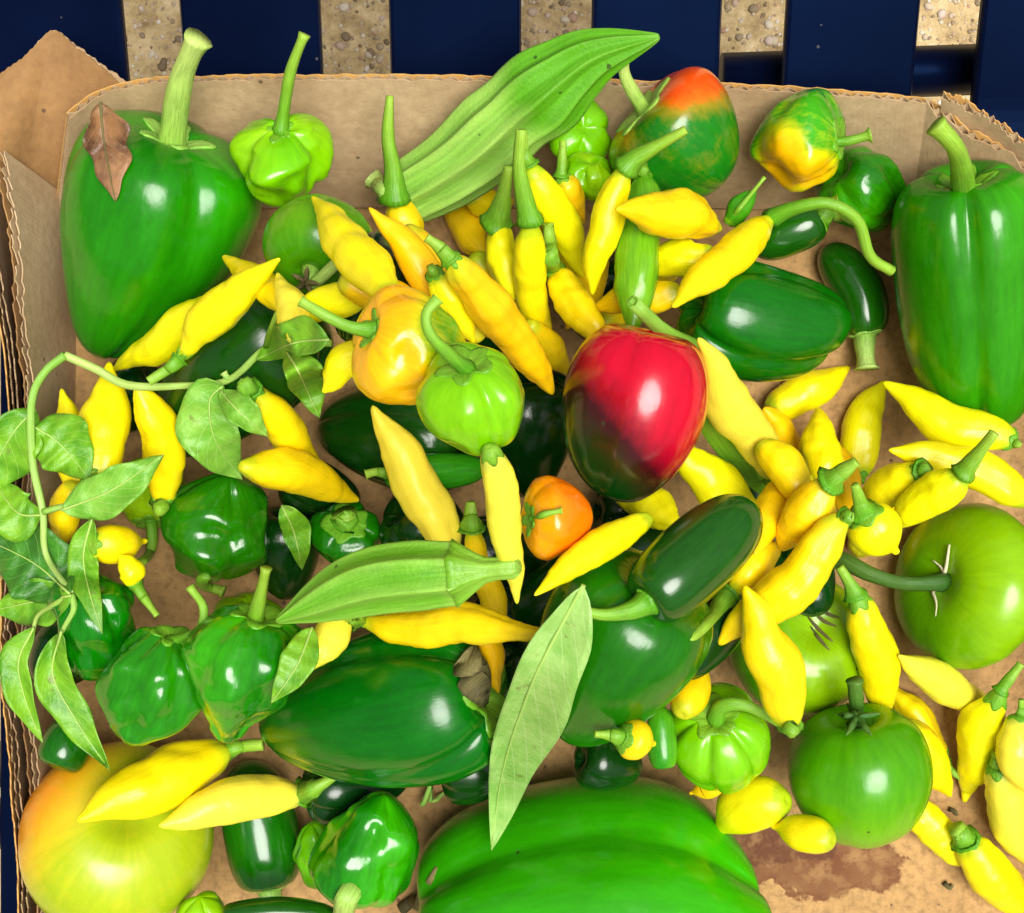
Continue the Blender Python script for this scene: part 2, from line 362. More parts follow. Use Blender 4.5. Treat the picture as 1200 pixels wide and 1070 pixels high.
# cross rail under the slats, square tube
def box_mesh(name, c, s, bev=0.002):
    x, y, z = s
    v = [];
    for dz in (-1, 1):
        for (ex, ey) in ((1, 1), (-1, 1), (-1, -1), (1, -1)): v.append((c[0] + ex * x, c[1] + ey * y, c[2] + dz * z))
    me = mesh(name, v, [(3, 2, 1, 0), (4, 5, 6, 7), (0, 1, 5, 4), (1, 2, 6, 5), (2, 3, 7, 6), (3, 0, 4, 7)], False)
    return me
rail_y = P(600, 84, 0)[1]
def rail(x0, x1, y0, z0, y1, z1, w):
    me = mesh('rail', *tube_np([(x0, y0, z0 - GZ), (x1, y1, z1 - GZ)], [w, w], 14)); link('rail', me, M['slat'], bench)
def tube_np(path, rad, m=10, capr=True, flare=0.0, nz=None):
    path = np.asarray(path, float); n = len(path)
    T = np.gradient(path, axis=0); T /= np.linalg.norm(T, axis=1)[:, None] + 1e-12
    N = np.zeros_like(T); ref = np.array([0.1, 0.2, 1.0]) if abs(T[0][2]) < 0.85 else np.array([0.1, 1.0, 0.1])
    N[0] = ref - ref.dot(T[0]) * T[0]; N[0] /= np.linalg.norm(N[0])
    for i in range(1, n):
        N[i] = N[i - 1] - N[i - 1].dot(T[i]) * T[i]; N[i] /= np.linalg.norm(N[i])
    B = np.cross(T, N)
    th = np.linspace(0, 2 * math.pi, m, endpoint=False)
    rad = np.asarray(rad, float)[:, None, None]
    if nz is not None: rad = rad * nz
    v = path[:, None] + rad * (np.cos(th)[None, :, None] * N[:, None] + np.sin(th)[None, :, None] * B[:, None])
    v = v.reshape(-1, 3); f = grid_faces(n, m)
    if capr:
        v = np.vstack([v, path[:1], path[-1:]]); a, b = len(v) - 2, len(v) - 1
        f += [(a, (j + 1) % m, j) for j in range(m)] + [(b, (n - 1) * m + j, (n - 1) * m + (j + 1) % m) for j in range(m)]
    return v, f
ra, rb = P(846, 92, -.033), P(1300, 76, -.033)
rail(ra[0], rb[0], ra[1], -0.033, rb[1], -0.033, 0.0125)
rail(-0.35, 0.36, -0.18, -0.033, -0.18, -0.033, 0.0125)
for x in (-0.3, 0.3):
    for y in (0.165, -0.18):
        v, f = tube_np([(x, y, 0), (x, y, -0.03 - GZ)], [0.012, 0.012], 12); link('leg', mesh('leg', v, f), M['slat'], bench)

# ------------------------------------------------------------------ cardboard box
bx = empty('cardboard_box', (0, 0, 0))
tag(bx, 'shallow worn brown cardboard box with torn corrugated edges holding the vegetables', 'box')
def board(name, parent, bottom, top, thick=0.004, period=0.0062, ragged=0.0016, seed=1, n_per=8, mat='card', rows=6, flute=True):
    """corrugated board between a bottom and a top polyline (3D), facing its inner side; outward thickness"""
    n0 = 60
    Bt, Tp = spline(bottom, n0), spline(top, n0)
    Lg = np.linalg.norm(np.diff(Tp, axis=0), axis=1).sum()
    root = empty(name, (0, 0, 0)); root.parent = parent
    rs = np.random.RandomState(seed)
    def sheet(off_fn, nu, nv, rag, nm, mt, th):
        t = np.linspace(0, 1, nu); i = np.minimum((t * (n0 - 1)).astype(int), n0 - 2); f = (t * (n0 - 1) - i)[:, None]
        b = Bt[i] * (1 - f) + Bt[i + 1] * f; a = Tp[i] * (1 - f) + Tp[i + 1] * f
        tang = np.gradient(a, axis=0); up = a - b; nr = np.cross(up, tang); nr /= np.linalg.norm(nr, axis=1)[:, None]
        h = np.linalg.norm(up, axis=1)[:, None]; upn = up / h
        k = sum(rs.uniform(0.4, 1) * np.sin(t * Lg / wl_ * 6.28 + rs.uniform(0, 6)) for wl_ in (0.06, 0.023, 0.011, 0.006, 0.0031)) / 2.2
        a = a + upn * (k * rag)[:, None]
        off = off_fn(t * Lg)[:, None]
        wob = (np.sin(t * Lg / 0.045 * 6.28 + seed) * 0.0002)[:, None]
        g0 = []
        for q in np.linspace(0, 1, nv):
            g0.append(b * (1 - q) + a * q + nr * (off + wob * q))
        g0 = np.array(g0)                         # nv, nu, 3
        g1 = g0 + nr[None] * th
        v = np.concatenate([g0.reshape(-1, 3), g1.reshape(-1, 3)]); K = nv * nu; F_ = []
        for r in range(nv - 1):
            for c in range(nu - 1):
                p = r * nu + c
                F_.append((p, p + 1, p + nu + 1, p + nu)); F_.append((K + p, K + p + nu, K + p + nu + 1, K + p + 1))
        for c in range(nu - 1):
            p = (nv - 1) * nu + c; F_.append((p, p + 1, K + p + 1, K + p)); F_.append((c, K + c, K + c + 1, c + 1))
        for r in range(nv - 1):
            p = r * nu; F_.append((p, p + nu, K + p + nu, K + p)); p += nu - 1; F_.append((p, K + p, K + p + nu, p + nu))
        me = mesh(nm, v, F_, False)
        return link(nm, me, M[mt], root)
    sheet(lambda s: 0 * s, 160, rows, ragged, 'inner_liner', mat, 0.0006)
    if flute == 'layers':
        sheet(lambda s: 0 * s + thick * 0.42, 200, 3, ragged * 1.6, 'fluting', 'card_edge', 0.0005)
    elif flute:
        nu = int(Lg / period * n_per)
        sheet(lambda s: 0.0009 + (thick - 0.0021) * (0.5 + 0.5 * np.sin(s / period * 6.283)), nu, 3, ragged * 0.7, 'fluting', 'card_edge', 0.0004)
    sheet(lambda s: 0 * s + thick - 0.0007, 160, 3, ragged * 1.4, 'outer_liner', 'card_edge', 0.0006)
    t = np.linspace(0, 1, 400); i = np.minimum((t * (n0 - 1)).astype(int), n0 - 2); f = (t * (n0 - 1) - i)[:, None]
    a = Tp[i] * (1 - f) + Tp[i + 1] * f
    raise_map(a)
    b = Bt[i] * (1 - f) + Bt[i + 1] * f
    for q in np.linspace(0, 1, 90):
        w_ = b * (1 - q) + a * q; j_, i_ = cells(w_); np.maximum.at(HW, (j_, i_), w_[:, 2])
    return root
# floor
fl = P(40, 0, 0)[0]
fy = 0.118
me = mesh('floor_panel', [(-0.226, -0.29, 0), (0.26, -0.29, 0), (0.26, fy + 0.004, 0), (-0.226, fy + 0.004, 0),
                          (-0.226, -0.29, -0.004), (0.26, -0.29, -0.004), (0.26, fy + 0.004, -0.004), (-0.226, fy + 0.004, -0.004)],
          [(0, 1, 2, 3), (7, 6, 5, 4), (0, 4, 5, 1), (1, 5, 6, 2), (2, 6, 7, 3), (3, 7, 4, 0)], False)
link('floor_panel', me, M['card_floor'], bx)
def pt(l): return [P(*q) for q in l]
# back wall, leaning outward; order chosen so that the outward side is away from the inside
board('back_wall', bx, pt([(62, 262, 0.001), (160, 240, 0.001), (600, 236, 0.001), (950, 240, 0.001), (1066, 262, 0.001)])[::-1],
      pt([(78, 132, 0.060), (112, 106, 0.063), (160, 94, 0.064), (230, 88, 0.064), (480, 87, 0.064), (700, 92, 0.064), (880, 98, 0.064), (1010, 107, 0.064), (1085, 114, 0.064)])[::-1], seed=3, rows=5, ragged=.0006)
# right wall, slanting away to the right of the corner
board('side_wall', bx, pt([(1066, 262, 0.001), (1140, 330, 0.001), (1225, 420, 0.001), (1260, 700, 0.001), (1265, 1130, 0.001)])[::-1],
      pt([(1088, 114, 0.064), (1130, 146, 0.064), (1225, 216, 0.064), (1300, 420, 0.06), (1310, 700, 0.06), (1315, 1150, 0.06)])[::-1], seed=5)
board('corner_flap', bx, pt([(1104, 150, 0.05), (1150, 180, 0.05), (1240, 240, 0.05)])[::-1],
      pt([(1106, 107, 0.069), (1150, 128, 0.069), (1250, 195, 0.069)])[::-1], seed=6)
# left wall: two boards side by side, torn along the top
board('side_wall', bx, pt([(78, 240, 0.001), (76, 500, 0.001), (74, 800, 0.001), (80, 1140, 0.001)]),
      pt([(-6, 180, 0.056), (8, 260, 0.056), (20, 400, 0.056), (29, 480, 0.055), (24, 600, 0.054), (20, 750, 0.053), (32, 900, 0.052), (40, 1000, 0.052), (46, 1140, 0.05)]), seed=8, ragged=0.002, flute='layers', thick=.0048, mat='card_brown')
board('outer_wall', bx, pt([(0, 200, 0.0), (20, 600, 0.0), (34, 1140, 0.0)]),
      pt([(-40, 190, 0.050), (-10, 330, 0.053), (10, 480, 0.050), (4, 600, 0.050), (0, 760, 0.048), (10, 900, 0.050), (18, 1000, .05), (24, 1140, 0.05)]), seed=9, ragged=0.003, flute='layers', thick=.0045)
# raised corner panel, top left
board('corner_panel', bx, pt([(-60, 150, 0.058), (-8, 182, 0.057), (36, 213, 0.031), (80, 243, 0.002)]),
      pt([(-60, 118, 0.050), (-12, 92, 0.050), (26, 68, 0.049), (60, 36, 0.048), (84, 52, 0.048), (112, 74, 0.049), (150, 104, 0.050)]), seed=11, ragged=0.0006, thick=0.003, mat='card_brown')
HM = np.minimum(np.maximum(HM, HW), 0.09)

# ------------------------------------------------------------------ generators for the fruit
PROF = {
 'chilli': [(-.015, 0), (-.012, .14), (0, .24), (.05, .40), (.14, .66), (.28, .92), (.42, 1.0), (.56, .95), (.70, .76), (.82, .50), (.91, .28), (.97, .15), (.995, .08), (1.0, 0)],
 'blunt': [(-.015, 0), (-.01, .18), (0, .34), (.05, .56), (.14, .78), (.28, .95), (.45, 1.0), (.62, .93), (.77, .74), (.88, .49), (.95, .27), (.985, .14), (1.0, 0)],
 'slim': [(-.015, 0), (-.012, .2), (0, .40), (.05, .62), (.14, .82), (.28, .96), (.45, 1.0), (.6, .91), (.74, .71), (.85, .46), (.93, .25), (.98, .13), (1.0, 0)],
 'lemon': [(.01, 0), (0, .22), (.02, .45), (.10, .72), (.25, .96), (.42, 1.0), (.58, .92), (.72, .68), (.83, .38), (.90, .20), (.97, .15), (1.0, .08), (1.0, 0)],
 'bell': [(.10, 0), (.07, .14), (.025, .30), (0, .48), (.015, .70), (.09, .90), (.24, 1.0), (.45, 1.0), (.66, .94), (.83, .82), (.94, .63), (.99, .42), (.985, .24), (.95, .10), (.93, 0)],
 'taper': [(.08, 0), (.055, .14), (.015, .30), (0, .48), (.02, .70), (.09, .89), (.22, 1.0), (.40, .99), (.58, .90), (.75, .74), (.88, .56), (.96, .36), (.995, .18), (1.0, 0)],
 'hab': [(.07, 0), (.05, .14), (.01, .32), (0, .50), (.05, .74), (.18, .96), (.35, 1.0), (.55, .92), (.74, .76), (.88, .56), (.96, .34), (1.0, .14), (1.0, 0)],
 'round': [(.10, 0), (.07, .12), (.025, .28), (.01, .42), (.05, .64), (.18, .88), (.38, 1.0), (.58, .98), (.78, .82), (.91, .58), (.98, .32), (1.0, .12), (1.0, 0)],
 'jal': [(.025, 0), (.02, .20), (.0, .42), (.01, .62), (.06, .80), (.2, .95), (.42, 1.0), (.65, .95), (.82, .80), (.92, .58), (.975, .34), (.995, .15), (1.0, 0)],
 'pear': [(.03, 0), (.02, .15), (0, .30), (.03, .48), (.12, .64), (.28, .72), (.44, .84), (.62, 1.0), (.78, .97), (.91, .72), (.97, .42), (1.0, .2), (1.0, 0)],
 'okra': [(0, 0), (0, .5), (.015, .78), (.08, .86), (.22, .92), (.42, 1.0), (.58, .98), (.72, .80), (.84, .50), (.93, .27), (.985, .12), (1.0, .06), (1.0, 0)],
}
DEF = dict(  # lobes, lobe depth, valley sharpness, noise amp, noise freq(rel 1/r), rings, around, calyx q, tooth q
 chilli=(3, .08, 1.3, .06, 2.2, 56, 32, .19, .035), blunt=(3, .09, 1.3, .065, 2.2, 56, 32, .19, .035), slim=(3, .07, 1.3, .055, 2.0, 56, 32, .18, .03),
 lemon=(3, .07, 1.3, .07, 1.9, 48, 32, .15, .04),
 bell=(4, .17, 3.2, .045, 1.2, 64, 72, .17, .05), taper=(3, .13, 3.0, .045, 1.2, 64, 72, .17, .05), hab=(4, .17, 2.2, .12, 2.3, 64, 72, .15, .04), pear=(3, .05, 1.6, .04, 1.6, 50, 48, .14, .03),
 round=(5, .035, 2.0, .018, 1.2, 56, 64, .15, .05), jal=(3, .03, 1.3, .02, 1.5, 56, 48, .24, .05), okra=(5, .15, 1.2, .02, 1.5, 80, 112, .0, .0))

def zpath(px, z, n=64):
    px = np.asarray(px, float)
    p2 = spline(px, n); zz = np.broadcast_to(z, (n,))
    return np.array([P(u, v, a) for (u, v), a in zip(p2, zz)])

def make_surface(kind, px, w, zarr, seed, phi, flat, lob, noise_s, uneq, wfun=None, prof=None, shp_=None, skew=None):
    nl, dep, shp, na, nf, NR, NA, cq, ct = DEF[kind]
    if lob is not None: nl, dep = lob
    if shp_ is not None: shp = shp_
    na *= noise_s
    slimk = kind in ('chilli', 'blunt', 'slim')
    if slimk:
        g = np.random.RandomState(seed + 9); pp_ = spline(px, 64); tg = pp_[-1] - pp_[0]; Lp = np.linalg.norm(tg); nn = np.array([-tg[1], tg[0]]) / max(Lp, 1e-6)
        tq = np.linspace(0, 1, 64)
        wob = (g.uniform(-.034, .034) * np.sin(math.pi * 2 * tq + g.uniform(0, 6)) + g.uniform(-.02, .02) * np.sin(math.pi * 3.6 * tq + g.uniform(0, 6))) * Lp * np.sin(math.pi * tq)
        px = pp_ + nn * wob[:, None]
        wa, wb, wc, wd = g.uniform(.015, .05), g.uniform(0, 6.28), g.uniform(.01, .035), g.uniform(0, 6.28)
        dep = dep * g.uniform(.8, 2.2); nl = int(g.choice([3, 3, 4])) if lob is None else nl
        phi = g.uniform(0, 6.28)
    path = zpath(px, zarr); K = len(path)
    T = np.gradient(path, axis=0); T /= np.linalg.norm(T, axis=1)[:, None]
    zc = path[:, 2].mean(); r0 = w * 0.5 * (CAM_Z - zc) / F
    nz = Noise(seed, nf / r0, 16); nz2 = Noise(seed + 500, nf * 2.6 / r0, 16); nz3 = Noise(seed + 900, 11.0 / r0, 16)
    rs = np.random.RandomState(seed); w1, p1, p2_ = rs.uniform(0.1, 0.3), rs.uniform(0, 6.28), rs.uniform(0, 6.28)
    if kind == 'okra': w1 = 0.0
    prof = spline(np.array([(s, r) for s, r in (prof or PROF[kind])]) * np.array([1.0, 0.35]), 400) / np.array([1.0, 0.35])
    prof[:, 1] = np.clip(prof[:, 1], 0, None)
    def S(q, th):
        """q (n,m) profile parameter, th (n,m) angle -> positions"""
        x = np.clip(q, 0, 1) * 399; i = np.minimum(x.astype(int), 398); f = x - i
        s = prof[i, 0] * (1 - f) + prof[i + 1, 0] * f; r = prof[i, 1] * (1 - f) + prof[i + 1, 1] * f
        if wfun is not None: r = r * wfun(s)
        if slimk: r = r * (1 + wa * np.sin(7.5 * s + wb) + wc * np.sin(15 * s + wd))
        thw = th + w1 * np.sin(th + p1)
        val = (1 - np.abs(np.sin(nl * (thw - phi) / 2))) ** shp
        if kind == 'okra': val = np.abs(np.sin(nl * (thw - phi) / 2)) ** 0.9
        e = (2 * np.clip(s, 0, 1) - 1) ** 2
        if kind in ('bell', 'taper', 'hab'): d = dep * (0.55 + 1.5 * e)
        elif kind == 'okra': d = dep * np.ones_like(s)
        else: d = dep * (0.7 + 0.6 * e)
        rr = r * (1 - d * val) * (1 + uneq * np.sin(th + p2_))
        x = np.clip(s, 0, 1) * (K - 1); i = np.minimum(x.astype(int), K - 2); f = (x - i)[..., None]
        p = path[i] * (1 - f) + path[i + 1] * f; t = T[i] * (1 - f) + T[i + 1] * f
        L = np.linalg.norm(path[-1] - path[0])
        p = p + t * ((s - np.clip(s, 0, 1)) * L)[..., None]
        ref = np.where(np.abs(t[..., 2:3]) < 0.93, np.array([0, 0, 1.0]), np.array([0, 1.0, 0]))
        N = ref - (ref * t).sum(-1, keepdims=True) * t; N /= np.linalg.norm(N, axis=-1, keepdims=True)
        B = np.cross(t, N)
        dirv = np.cos(th)[..., None] * N * flat + np.sin(th)[..., None] * B
        pos = p + (rr * r0)[..., None] * dirv
        if skew is not None: pos = pos + t * (skew[0] * L * sm(s, .35, 1.0) * np.cos(th - skew[1]) * np.minimum(1, r * 2.2))[..., None]
        am = na * np.minimum(1, r * 1.6)
        disp = nz(pos - path[0]) * am + nz2(pos - path[0]) * am * (0.55 if kind in ('hab', 'chilli', 'blunt', 'slim') else 0.12)
        if kind == 'hab': disp = disp + (np.abs(nz3(pos - path[0])) - .4) * am * .16 - np.maximum(0, nz2(pos - path[0] + 1.0)) ** 2 * am * .5
        if slimk: disp = disp + nz3(pos - path[0]) * am * .24
        pos = pos + (disp * r0)[..., None] * dirv
        return pos, s
    return S, NR, NA, cq, ct, r0

def build_grid(S, NR, NA, q1=None):
    q = 0.5 - 0.5 * np.cos(np.linspace(0, 1, NR) * math.pi); q = 0.35 * q + 0.65 * np.linspace(0, 1, NR)
    th = np.linspace(0, 2 * math.pi, NA, endpoint=False)
    Q, TH = np.meshgrid(q, th, indexing='ij')
    pos, s = S(Q, TH)
    return pos, s, TH

def grid_to_mesh(name, pos, origin):
    n, m = pos.shape[:2]
    v = np.vstack([pos[0].mean(0)[None], pos[1:-1].reshape(-1, 3), pos[-1].mean(0)[None]]) - origin
    f = [(0, 1 + (j + 1) % m, 1 + j) for j in range(m)]
    for a in grid_faces(n - 2, m): f.append(tuple(1 + x for x in a))
    L = len(v) - 1; b = 1 + (n - 3) * m
    f += [(L, b + j, b + (j + 1) % m) for j in range(m)]
    f = [tuple(reversed(x)) for x in f]
    return mesh(name, v, f)

def flatten(arr):
    return np.concatenate([[arr[0].mean()], arr[1:-1].ravel(), [arr[-1].mean()]])

SEED = [10]
def tube_part(name, pts, rad, mat, parent, origin, m=10, ripe=None, seed=0):
    rs = np.random.RandomState(seed + 77)
    n = len(pts); nz = 1 + 0.10 * np.sin(np.linspace(0, 9, n) + rs.uniform(0, 6))[:, None, None] * 0.6 + 0.10 * np.sin(np.arange(m) * 6.283 * 3 / m + 1)[None, :, None]
    v, f = tube_np(pts, rad, m, True, nz=nz); me = mesh(name, v - origin, [tuple(x) for x in f])
    me.flip_normals() if False else None
    t = np.repeat(np.linspace(0, 1, n), m); t = np.concatenate([t, [0, 1]])
    a = np.tile(np.linspace(0, 6.283, m, endpoint=False), n); a = np.concatenate([a, [0, 0]])
    set_attr(me, 'ripe', 'FLOAT', t if ripe is None else np.full(len(t), ripe))
    set_attr(me, 'pc', 'FLOAT_VECTOR', np.stack([np.cos(a), np.sin(a), t * 3], 1))
    return link(name, me, M[mat] if isinstance(mat, str) else mat, parent)

def fruit(kind, name, label, cat, px, w, mat, group=None, stem=None, sw=(9, 7), stem_mat='stem', rise=0.004, calyx=True, calyx_mat=None,
          dz=None, sink=0.0015, pct=97.5, phi=0.6, flat=1.0, lob=None, noise_s=1.0, uneq=0.05, ripe=None, seed=None, lift=0.0, wfun=None,
          cq=None, maxtilt=0.38, extra=None, prof=None, shp=None, skew=None, cs=None, tend=0.35):
    """px: axis in photo pixels from the stem end to the tip; w: greatest width in pixels; dz: (stem, tip) height difference for fruit standing on end"""
    SEED[0] += 1; seed = SEED[0] if seed is None else seed
    px = np.asarray(px, float)
    base = 0.02
    z = np.full(64, base) if dz is None else np.linspace(dz[0], dz[1], 64) + base
    for it in range(3):
        S, NR, NA, cq0, ct0, r0 = make_surface(kind, px, w, z, seed, phi, flat, lob, noise_s, uneq, wfun, prof, shp, skew)
        pos, s, TH = build_grid(S, NR, NA)
        d = dense(pos, 3, 3)
        j, i = cells(d)
        key = j * GX + i; order = np.lexsort((d[:, 2], key)); k2 = key[order]; first = np.r_[True, k2[1:] != k2[:-1]]
        lo = d[order][first]; gap = lo[:, 2] - HM[j[order][first], i[order][first]]
        a0, a1 = pos[0].mean(0), pos[-1].mean(0); ax = (a1 - a0)[:2]; L = np.linalg.norm(ax)
        if dz is None and L > 1.1 * r0:
            ax = ax / L; c = (a0 + a1)[:2] / 2; t = (lo[:, :2] - c) @ ax
            best = None
            for b in np.linspace(-maxtilt, maxtilt, 45):
                a = np.percentile(-gap - b * t, pct)
                a += 0.0004 * abs(b)
                if best is None or a < best[0]: best = (a, b)
            a, b = best
            path = zpath(px, z); tt = (path[:, :2] - c) @ ax
            z = np.maximum(z + (a - sink) + b * tt, 0.003) + (lift if it == 0 else 0) * 0
        else:
            a = np.percentile(-gap, pct); z = z + a - sink
    z = z + lift
    S, NR, NA, cq0, ct0, r0 = make_surface(kind, px, w, z, seed, phi, flat, lob, noise_s, uneq, wfun, prof, shp, skew)
    pos, s, TH = build_grid(S, NR, NA)
    raise_map(dense(pos, 3, 3))
    org = pos.reshape(-1, 3).mean(0); org[2] = pos[..., 2].min()
    root = empty(name, org)
    tag(root, label, cat, group)
    me = grid_to_mesh('pod', pos, org)
    zz = CAM_Z - pos[..., 2]; U = 600 + pos[..., 0] * F / zz; V = 535 - pos[..., 1] * F / zz
    rv = np.zeros(pos.shape[:2])
    if ripe is not None: rv = ripe(U, V, s, TH) * np.ones(pos.shape[:2])
    elif kind in ('chilli', 'blunt', 'slim', 'lemon'): rv = 0.9 * (1 - sm(s, 0.03, 0.13)) + 0.12
    else: rv = 0.25 + 0.25 * np.sin(TH * 2 + seed) * (1 - s)
    set_attr(me, 'ripe', 'FLOAT', flatten(np.clip(rv, 0, 1)))
    ca, sa = np.cos(TH), np.sin(TH); seedv = (seed * 0.37) % 5
    pcv = np.stack([flatten(ca) + seedv, flatten(sa), flatten(s * 2.2)], 1); set_attr(me, 'pc', 'FLOAT_VECTOR', pcv)
    part = 'pod' if kind != 'round' or cat != 'tomato' else 'fruit'
    link(part, me, M[mat], root)
    if calyx:
        qc = cq0 if cq is None else cq
        if cs is not None:
            qq = np.linspace(0, 1, 400)[:, None]; s_ = S(qq, qq * 0)[1][:, 0]; qc = float(qq[np.argmax(s_ >= cs)][0]); ct0 = 0.004; qc /= 0.72
        NQ, NC = 9, 40
        th = np.linspace(0, 2 * math.pi, NC, endpoint=False)
        tooth = np.abs(np.cos(2.5 * th + seed)) ** 1.5
        end = qc * 0.72 + ct0 * tooth * (1.3 if kind != 'jal' else 0.5)
        Q = np.linspace(0.0, 1, NQ)[:, None] * end[None]; TH2 = np.broadcast_to(th, Q.shape)
        cp, cs = S(Q, TH2)
        du = np.gradient(cp, axis=0); dv = np.roll(cp, -1, 1) - np.roll(cp, 1, 1)
        nr = np.cross(dv, du); ln = np.linalg.norm(nr, axis=2, keepdims=True); nr = nr / np.maximum(ln, 1e-12)
        ctr = pos.reshape(-1, 3).mean(0)
        sg = np.sign(((cp - ctr) * nr).sum(-1)[2:].mean()); nr = nr * sg
        nr[0] = nr[1].mean(0); nr[0] /= np.linalg.norm(nr[0])
        off = np.linspace(1.0, 0.55, NQ)[:, None, None] * min(0.0012, 0.035 * r0 + 0.0003)
        top = cp + nr * off; bot = cp - nr * 0.0004
        v = np.concatenate([top.reshape(-1, 3), bot.reshape(-1, 3)[(NQ - 1) * NC:]]) - org
        f = grid_faces(NQ, NC); o = (NQ - 1) * NC
        f += [(o + jj, o + (jj + 1) % NC, NQ * NC + (jj + 1) % NC, NQ * NC + jj) for jj in range(NC)]
        mc = mesh('calyx', v, f)
        r_ = np.concatenate([np.repeat(np.linspace(0.6, 0.1, NQ), NC), np.zeros(NC)])
        set_attr(mc, 'ripe', 'FLOAT', r_)
        set_attr(mc, 'pc', 'FLOAT_VECTOR', np.stack([np.cos(np.tile(th, NQ + 1)) + seedv, np.sin(np.tile(th, NQ + 1)), np.concatenate([r_]) * 2], 1))
        link('calyx', mc, M[calyx_mat or stem_mat], root)
    if stem is not None:
        s0 = pos[0].mean(0); inn = pos[3].mean(0)
        st = np.asarray(stem, float)
        k = (CAM_Z - s0[2]) / F
        n = 22
        u0 = 600 + s0[0] / k; v0 = 535 - s0[1] / k
        pp = spline(np.vstack([[u0, v0], st]), n)
        if isinstance(rise, (int, float)): zr = s0[2] + rise * np.linspace(0, 1, n)
        else: zr = s0[2] + np.interp(np.linspace(0, 1, n), np.linspace(0, 1, len(rise)), rise)
        rad = np.linspace(sw[0], sw[1], n) / 2 * k
        rad = rad * (1 + 0.55 * np.exp(-np.linspace(0, 1, n) * 12)) * (1 + tend * np.exp(-(1 - np.linspace(0, 1, n)) * 22))
        pts = []
        for q in range(n):
            p = P(pp[q][0], pp[q][1], zr[q])
            if q > 4:
                hh = h_at(p[0], p[1], 0.0015, True) + rad[q] * 0.9
                if hh > p[2]: p = P(pp[q][0], pp[q][1], min(hh, p[2] + 0.06))
            pts.append(p)
        pts = np.array(pts)
        kz = np.convolve(np.pad(pts[:, 2], 2, 'edge'), np.ones(5) / 5, 'valid'); kz[0] = pts[0, 2]
        pts = np.array([P(pp[q][0], pp[q][1], kz[q]) for q in range(n)])
        ax0 = pos[0].mean(0); dirn = pos[min(8, NR - 1)].mean(0) - ax0
        pts[0] = ax0 + dirn * (0.15 if kind in ('bell', 'taper', 'hab', 'round') else 0.05)
        tube_part('stem', pts, rad, stem_mat, root, org, 10, seed=seed)
    if extra: extra(root, org, pos, S, r0)
    return root

G_Y = 'yellow chillies heaped in the box'
def Y(label, px, w, stem=None, kind='chilli', mat='yellow', **k):
    k.setdefault('sw', (10, 7)); k.setdefault('noise_s', 1.0); k.setdefault('tend', .12)
    return fruit(kind, 'yellow_chilli', label, 'chilli', px, w, mat, G_Y, stem, **k)
def bell(label, px, w, stem=None, kind='bell', mat='bell', **k):
    k.setdefault('sw', (26, 22)); k.setdefault('maxtilt', .16)
    return fruit(kind, 'bell_pepper', label, 'bell pepper', px, w, mat, 'bell peppers in the box', stem, **k)
def hab(label, px, w, stem=None, kind='hab', mat='hab', **k):
    k.setdefault('sw', (13, 9)); k.setdefault('noise_s', 1.0); k.setdefault('maxtilt', .16)
    return fruit(kind, 'habanero', label, 'habanero', px, w, mat, 'habaneros in the box', stem, **k)
def jal(label, px, w, stem=None, kind='jal', mat='jal', name='jalapeno', cat='green chilli', **k):
    k.setdefault('sw', (16, 12)); k.setdefault('maxtilt', .12)
    return fruit(kind, name, label, cat, px, w, mat, 'green chillies in the box', stem, **k)
def tomato(label, px, w, stem=None, mat='tom', **k):
    k.setdefault('sw', (14, 11)); k.setdefault('calyx', False)
    return fruit('round', 'tomato', label, 'tomato', px, w, mat, 'green tomatoes in the box', stem, **k)

def sepals(u0, v0, n, ln, wd, mat, seed, lift=0.004, spread=6.283, start=0.0):
    """star of sepals round a tomato's stem"""
    def fn(root, org, pos, S, r0):
        rs = np.random.RandomState(seed); 
        for k in range(n):
            a = start + spread * k / n + rs.uniform(-.25, .25); L = ln * rs.uniform(0.7, 1.15)
            pts, rad = [], []
            for q in np.linspace(0, 1, 9):
                u, v = u0 + math.cos(a) * L * q, v0 + math.sin(a) * L * q
                base = P(u, v, 0.05); z = h_at(base[0], base[1], 0.001)
                z = z if z > 0.02 else 0.05
                pts.append(P(u, v, z + 0.0007 + lift * q * q)); rad.append((wd * math.sin(math.pi * (0.18 + 0.80 * q)) + 0.4) / 2 * 0.00036)
            tube_part('sepal', np.array(pts), rad, mat, root, org, 6, seed=seed + k)
    return fn

